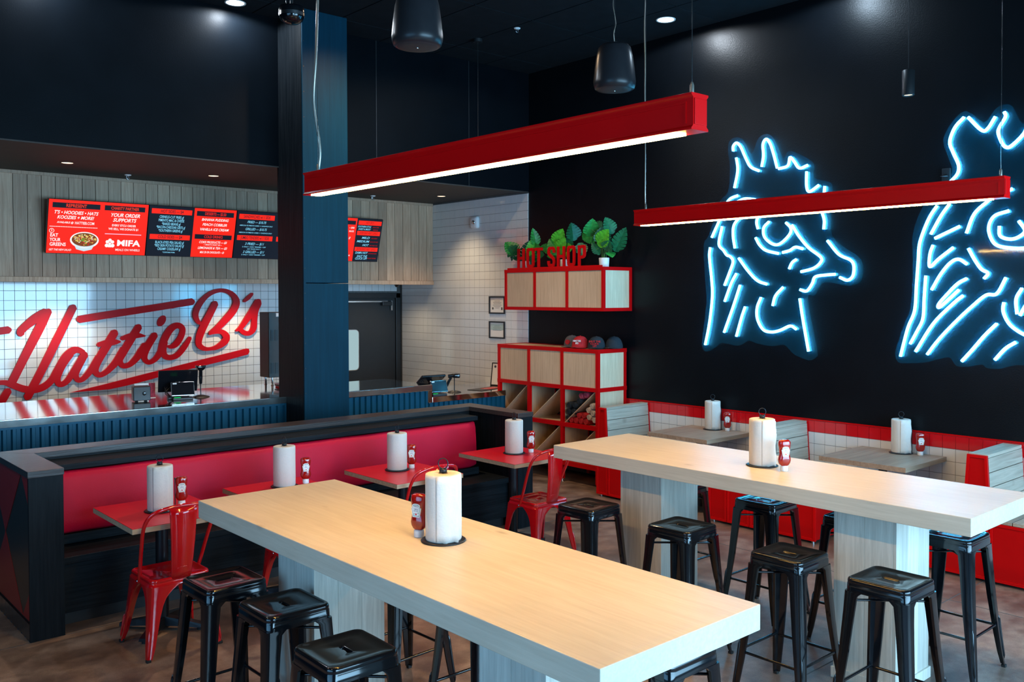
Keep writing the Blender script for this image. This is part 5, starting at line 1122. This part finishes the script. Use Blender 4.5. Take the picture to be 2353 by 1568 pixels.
# ================================================================ BOOTHS
def panel_frame(t, y0, y1, z0, z1, x, b_=.022, taper=None):
    MB().box(x, x+.012, y0+b_, y1-b_, z0+b_, z1-b_).ob('panel', 'red_panel', t)
    MB().box(x-.008, x+.012, y0, y0+b_, z0, z1).box(x-.008, x+.012, y1-b_, y1, z0, z1).box(x-.008, x+.012, y0+b_, y1-b_, z0, z0+b_).box(x-.008, x+.012, y0+b_, y1-b_, z1-b_, z1).ob('panel_frame', 'red_metal', t, bevel=.002)
def booth(segs, yb0, yb1, label, seats):
    """segs: lower panel limits along y; yb0..yb1 the upright back"""
    X0_, X1_ = 6.872, XW-.012
    t = thing('booth_bench', label, 'bench', ((X0_+X1_)/2, (yb0+yb1)/2, 0), group='red sided timber booth benches')
    for y0, y1 in segs: panel_frame(t, y0, y1, .022, .445, X0_)
    ylo, yhi = min(s_[0] for s_ in segs), max(s_[1] for s_ in segs)
    MB().box(X0_+.012, X1_, ylo+.004, yhi-.004, .03, .445).ob('base_box', 'red_panel', t)
    for y_ in (ylo+.04, yhi-.04): MB().lathe([(.014, 0), (.014, .022)], n=10).ob('levelling_foot', 'chrome', t, off=(0, 0, 0)).location = (X0_+.03-t.location.x, y_-t.location.y, 0)
    for s0, s1 in seats:
        n_ = 3; w_ = (s1-s0)/n_
        for k in range(n_): MB().box(X0_-.006, X1_, s0+k*w_+.003, s0+(k+1)*w_-.003, .447, .472).ob('seat_slat', 'ash', t, bevel=.003)
    # tapering end frames at both ends of the upright
    yt0, yt1 = yb0+.030, yb1-.030
    for x_ in (X0_-.006, X1_-.014):
        q = .020
        MB().prism([(yb0, .445), (yb1, .445), (yt1, .925), (yt0, .925)], fYZ, x_+.010, x_+.016).ob('back_end_panel', 'red_panel', t)
        mb = MB()
        mb.prism([(yb0, .445), (yb0+q, .445), (yt0+q, .925), (yt0, .925)], fYZ, x_-.004, x_+.018); mb.prism([(yb1-q, .445), (yb1, .445), (yt1, .925), (yt1-q, .925)], fYZ, x_-.004, x_+.018)
        mb.prism([(yt0, .905), (yt1, .905), (yt1, .9256), (yt0, .9256)], fYZ, x_-.0035, x_+.0186); mb.prism([(yb0, .445), (yb1, .445), (yb1, .468), (yb0, .468)], fYZ, x_-.0035, x_+.0186)
        mb.ob('back_end_frame', 'red_metal', t)
    for side in (0, 1):
        for k in range(4):
            z0, z1 = .480+k*.1075, .480+(k+1)*.1075-.005
            def yy(z_): u = (z_-.445)/.48; return (yb0+(yt0-yb0)*u) if side == 0 else (yb1+(yt1-yb1)*u)
            d = .018*(1 if side == 0 else -1)
            MB().loft([[(x_, yy(z0), z0), (x_, yy(z0)+d, z0), (x_, yy(z1)+d, z1), (x_, yy(z1), z1)] for x_ in (X0_+.014, X1_-.016)], smooth=False).ob('slat', 'ash', t, bevel=.002)
    MB().box(X0_+.014, X1_-.016, yb0+.055, yb1-.055, .45, .90).ob('core', 'black_matte', t)
    MB().box(X0_+.012, X1_-.014, yt0+.002, yt1-.002, .906, .931).ob('top_board', 'ash', t, bevel=.003)
    return t
booth([(6.305, 6.462), (5.86, 6.300)], 6.305, 6.462, 'single booth bench backing onto the red cubby unit', [(5.87, 6.30)])
booth([(4.60, 4.835), (4.84, 5.04), (3.95, 4.37), (4.375, 4.595)], 4.40, 4.60, 'double booth bench between the two wall tables', [(3.96, 4.395), (4.605, 5.03)])
booth([(2.575, 3.02), (2.13, 2.57)], 2.560, 2.760, 'double booth bench at the right edge of the picture', [(2.14, 2.555), (2.765, 3.01)])
def booth_table(y0, y1, x0, label, zt=.75):
    t = thing('booth_table', label, 'table', ((x0+XW)/2, (y0+y1)/2, 0), group='brown timber tables between the booths')
    n_ = 6; w_ = (XW-.012-x0)/n_
    for k in range(n_): pass
    yw = (y1-y0)/6
    for k in range(6): MB().box(x0, XW-.018, y0+k*yw+.0002, y0+(k+1)*yw-.0002, zt-.038, zt).ob('top_board', 'booth_top', t, bevel=.0008)
    MB().box(x0+.35, XW-.01, (y0+y1)/2-.03, (y0+y1)/2+.03, zt-.075, zt-.038).ob('bracket', 'black_iron', t)
    MB().box(x0+.12, x0+.20, (y0+y1)/2-.20, (y0+y1)/2-.12, zt-.062, zt-.038).ob('bracket', 'black_iron', t)
    MB().lathe([(.035, .03), (.035, zt-.04)], n=16).ob('column', 'black_iron', t, off=(0, 0, 0))
    MB().lathe([(.19, 0), (.19, .008), (.05, .03)], n=28).ob('base', 'black_iron', t, off=(0, 0, 0))
booth_table(5.042, 5.752, 6.845, 'brown timber table between the first two booths, behind the far high table')
booth_table(3.165, 3.895, 6.82, 'brown timber table left of the rightmost booth', .762)

# ================================================================ PAPER TOWEL ROLLS
def make_roll():
    t = thing('paper_towel_roll', None, 'paper towels', (0, 0, 0))
    MB().lathe([(0, 0), (.094, 0), (.096, .004), (.092, .007), (0, .007)], n=40, cap0=False, cap1=False).ob('base_plate', 'black_iron', t, off=(0, 0, 0))
    MB().lathe([(.006, .005), (.006, .290), (.017, .291), (.017, .306), (0, .306)], n=16, cap0=False, cap1=False).ob('spindle', 'black_iron', t, off=(0, 0, 0))
    MB().tube([(.021*sin(a_), 0, .328-.022*cos(a_)) for a_ in [2*pi*k/24 for k in range(25)]], .0022, 8, False).ob('ring', 'black_iron', t, off=(0, 0, 0))
    MB().tube([(.086, .022, .006), (.086, .022, .195)], .0032, 8).lathe([(0, .190), (.005, .192), (.0055, .198), (.004, .203), (0, .204)], c=(.086, .022), n=10, cap0=False, cap1=False).ob('side_rod', 'black_iron', t, off=(0, 0, 0))
    n = 56; r0 = .0765
    rr = [r0*(1+.012*sin(3*2*pi*k/n)+.006*sin(7*2*pi*k/n)) for k in range(n)]
    def ring(r_, z_): return [(rr[k]*r_*cos(2*pi*k/n), rr[k]*r_*sin(2*pi*k/n), z_) for k in range(n)]
    def ring0(r_, z_): return [(r_*cos(2*pi*k/n), r_*sin(2*pi*k/n), z_) for k in range(n)]
    MB().loft([ring0(.021, .009), ring(.97, .008), ring(1.0, .014), ring(1.004, .10), ring(.998, .19), ring(1.003, .270), ring(.985, .284), ring(.90, .287), ring0(.0215, .287), ring0(.0205, .285), ring0(.0205, .24)], False, False).ob('paper_roll', 'paper', t, off=(0, 0, 0))
    MB().loft([ring0(.0205, .2875), ring0(.0185, .2885), ring0(.0175, .2875), ring0(.0175, .24)], False, False).ob('core_tube', 'paper_in', t, off=(0, 0, 0))
    # loose outer sheet
    vs = []; m_ = 12; kz = 9
    for j in range(kz+1):
        for k in range(m_+1):
            a_ = -1.75+1.2*k/m_; lift = max(0, (k/m_-.72))**1.2*.045*(1+.35*sin(j*1.3))
            r_ = r0*1.022+lift; vs.append((r_*cos(a_), r_*sin(a_), .010+.272*j/kz+(.004*sin(k*.9) if j in (0, kz) else 0)))
    MB().add(vs, [(j*(m_+1)+k, j*(m_+1)+k+1, (j+1)*(m_+1)+k+1, (j+1)*(m_+1)+k) for j in range(kz) for k in range(m_)], True).ob('loose_sheet', 'paper', t, off=(0, 0, 0), fix=False, solid=.0008)
    return t
pr_ = make_roll(); index()
ROLLS = [(2.293, 3.045, 1.06, R(-50), 'large white paper towel roll on the near high table'),
 (4.742, 3.085, 1.06, R(-48), 'white paper towel roll on the far high table with a loose corner'),
 (2.075, 5.700, .7505, R(-42), 'white paper towel roll on the leftmost red table'),
 (2.995, 5.835, .7505, R(100), 'white paper towel roll on the half-hidden second red table'),
 (3.925, 5.800, .7505, R(95), 'white paper towel roll on the red table behind the largest roll'),
 (5.075, 5.735, .7505, R(95), 'white paper towel roll on the red table nearest the cubby unit'),
 (7.452, 5.420, .75, R(-52), 'white paper towel roll on the booth table at left against the red tiles'),
 (7.452, 3.50, .762, R(-60), 'white paper towel roll on the booth table beside the rightmost booth')]
for i, (x_, y_, z_, a_, l_) in enumerate(ROLLS):
    if i == 0: pr_.location = (x_, y_, z_); pr_.rotation_euler = (0, 0, a_); tag(pr_, l_, group='paper towel rolls on tables')
    else: dup(pr_, (x_, y_, z_), a_, l_)
for c in pr_.children:
    if c.name.startswith('side_rod'): c.rotation_euler = (0, 0, R(125))

# ================================================================ KETCHUP BOTTLES
def make_ketchup():
    t = thing('ketchup_bottle', None, 'ketchup bottle', (0, 0, 0))
    MB().lathe([(0, 0), (.021, 0), (.0225, .003), (.0225, .026), (.020, .030), (.015, .032)], n=28, cap0=False).ob('cap', 'white_plastic', t, off=(0, 0, 0))
    def el(w_, d_, z_, p=2.6, n=32):
        w_ *= 1.13; d_ *= 1.06
        o = []
        for k in range(n):
            a_ = 2*pi*k/n; c_, s_ = cos(a_), sin(a_); o.append((w_*math.copysign(abs(c_)**(2/p), c_), d_*math.copysign(abs(s_)**(2/p), s_), z_))
        return o
    MB().loft([el(.015, .013, .030), el(.024, .018, .037), el(.031, .021, .050), el(.0335, .022, .064), el(.0320, .0215, .075), el(.0290, .0205, .088), el(.0275, .020, .10), el(.0280, .020, .125), el(.0300, .021, .140), el(.0325, .022, .152), el(.0320, .0215, .168), el(.0300, .020, .178), el(.024, .016, .184), el(.010, .007, .186)]).ob('bottle', 'ketchup', t, off=(0, 0, 0))
    # keystone label on the front (local -y)
    KS = 1.14
    ks = [(-.0155, .088), (.0155, .088), (.0225, .128), (.0180, .128), (.0170, .140), (.010, .1450), (0, .1465), (-.010, .1450), (-.0170, .140), (-.0180, .128), (-.0225, .128)]
    ks = [(a_*KS, b_) for a_, b_ in ks]
    f_ = lambda a_, b_, t_: (a_, t_, b_)
    lb = MB().prism(ks, f_, -.0205, -.0228).ob('label', 'label_white', t, off=(0, 0, 0))
    sc_ = lambda s_: [(a_*s_, .117+(b_-.117)*s_) for a_, b_ in ks]
    MB().prism(sc_(.86), f_, -.0228, -.0231).ob('label_border', 'label_green', t, off=(0, 0, 0))
    MB().prism(sc_(.79), f_, -.0231, -.0234).ob('label_face', 'label_white', t, off=(0, 0, 0))
    lettering('HEINZ', .0065, 'label_navy', t, (0, -.0236, .1345), rot=(R(90), 0, 0), fitw=.021, bold=.02)
    lettering('TOMATO', .0055, 'label_navy', t, (0, -.0236, .1225), rot=(R(90), 0, 0), fitw=.024, bold=.02)
    lettering('KETCHUP', .0055, 'label_navy', t, (0, -.0236, .1150), rot=(R(90), 0, 0), fitw=.024, bold=.02)
    MB().prism([(.0042*cos(k*pi/6)+.000, .1010+.0042*sin(k*pi/6)) for k in range(12)], f_, -.0234, -.0238).ob('tomato', 'tomato', t, off=(0, 0, 0))
    MB().prism([(.0095, .104), (.0135, .107), (.0125, .110), (.0085, .107)], f_, -.0234, -.0238).prism([(-.0110, .098), (-.008, .103), (-.0095, .105), (-.012, .100)], f_, -.0234, -.0238).ob('leaf_mark', 'label_green', t, off=(0, 0, 0))
    # the same label on the back
    MB().prism(ks, f_, .0200, .0215).ob('label', 'label_white', t, off=(0, 0, 0))
    return t
kp = make_ketchup(); index()
KET = [(2.254, 3.166, 1.06, R(-70), 'red ketchup bottle left of the large paper roll on the near high table'),
 (4.697, 2.905, 1.06, R(-35), 'red ketchup bottle right of the paper roll on the far high table'),
 (2.232, 5.755, .7505, R(-14), 'red ketchup bottle on the leftmost red table'),
 (3.158, 5.830, .7505, R(-20), 'red ketchup bottle beside the roll on the second red table'),
 (4.048, 5.782, .7505, R(-35), 'red ketchup bottle behind the roll on the third red table'),
 (5.212, 5.672, .7505, R(-30), 'red ketchup bottle on the red table nearest the cubby unit'),
 (7.468, 5.255, .75, R(-55), 'red ketchup bottle on the booth table at left'),
 (7.470, 3.345, .762, R(-45), 'red ketchup bottle on the booth table beside the rightmost booth')]
for i, (x_, y_, z_, a_, l_) in enumerate(KET):
    if i == 0: kp.location = (x_, y_, z_); kp.rotation_euler = (0, 0, a_); tag(kp, l_, group='ketchup bottles on tables')
    else: dup(kp, (x_, y_, z_), a_, l_)
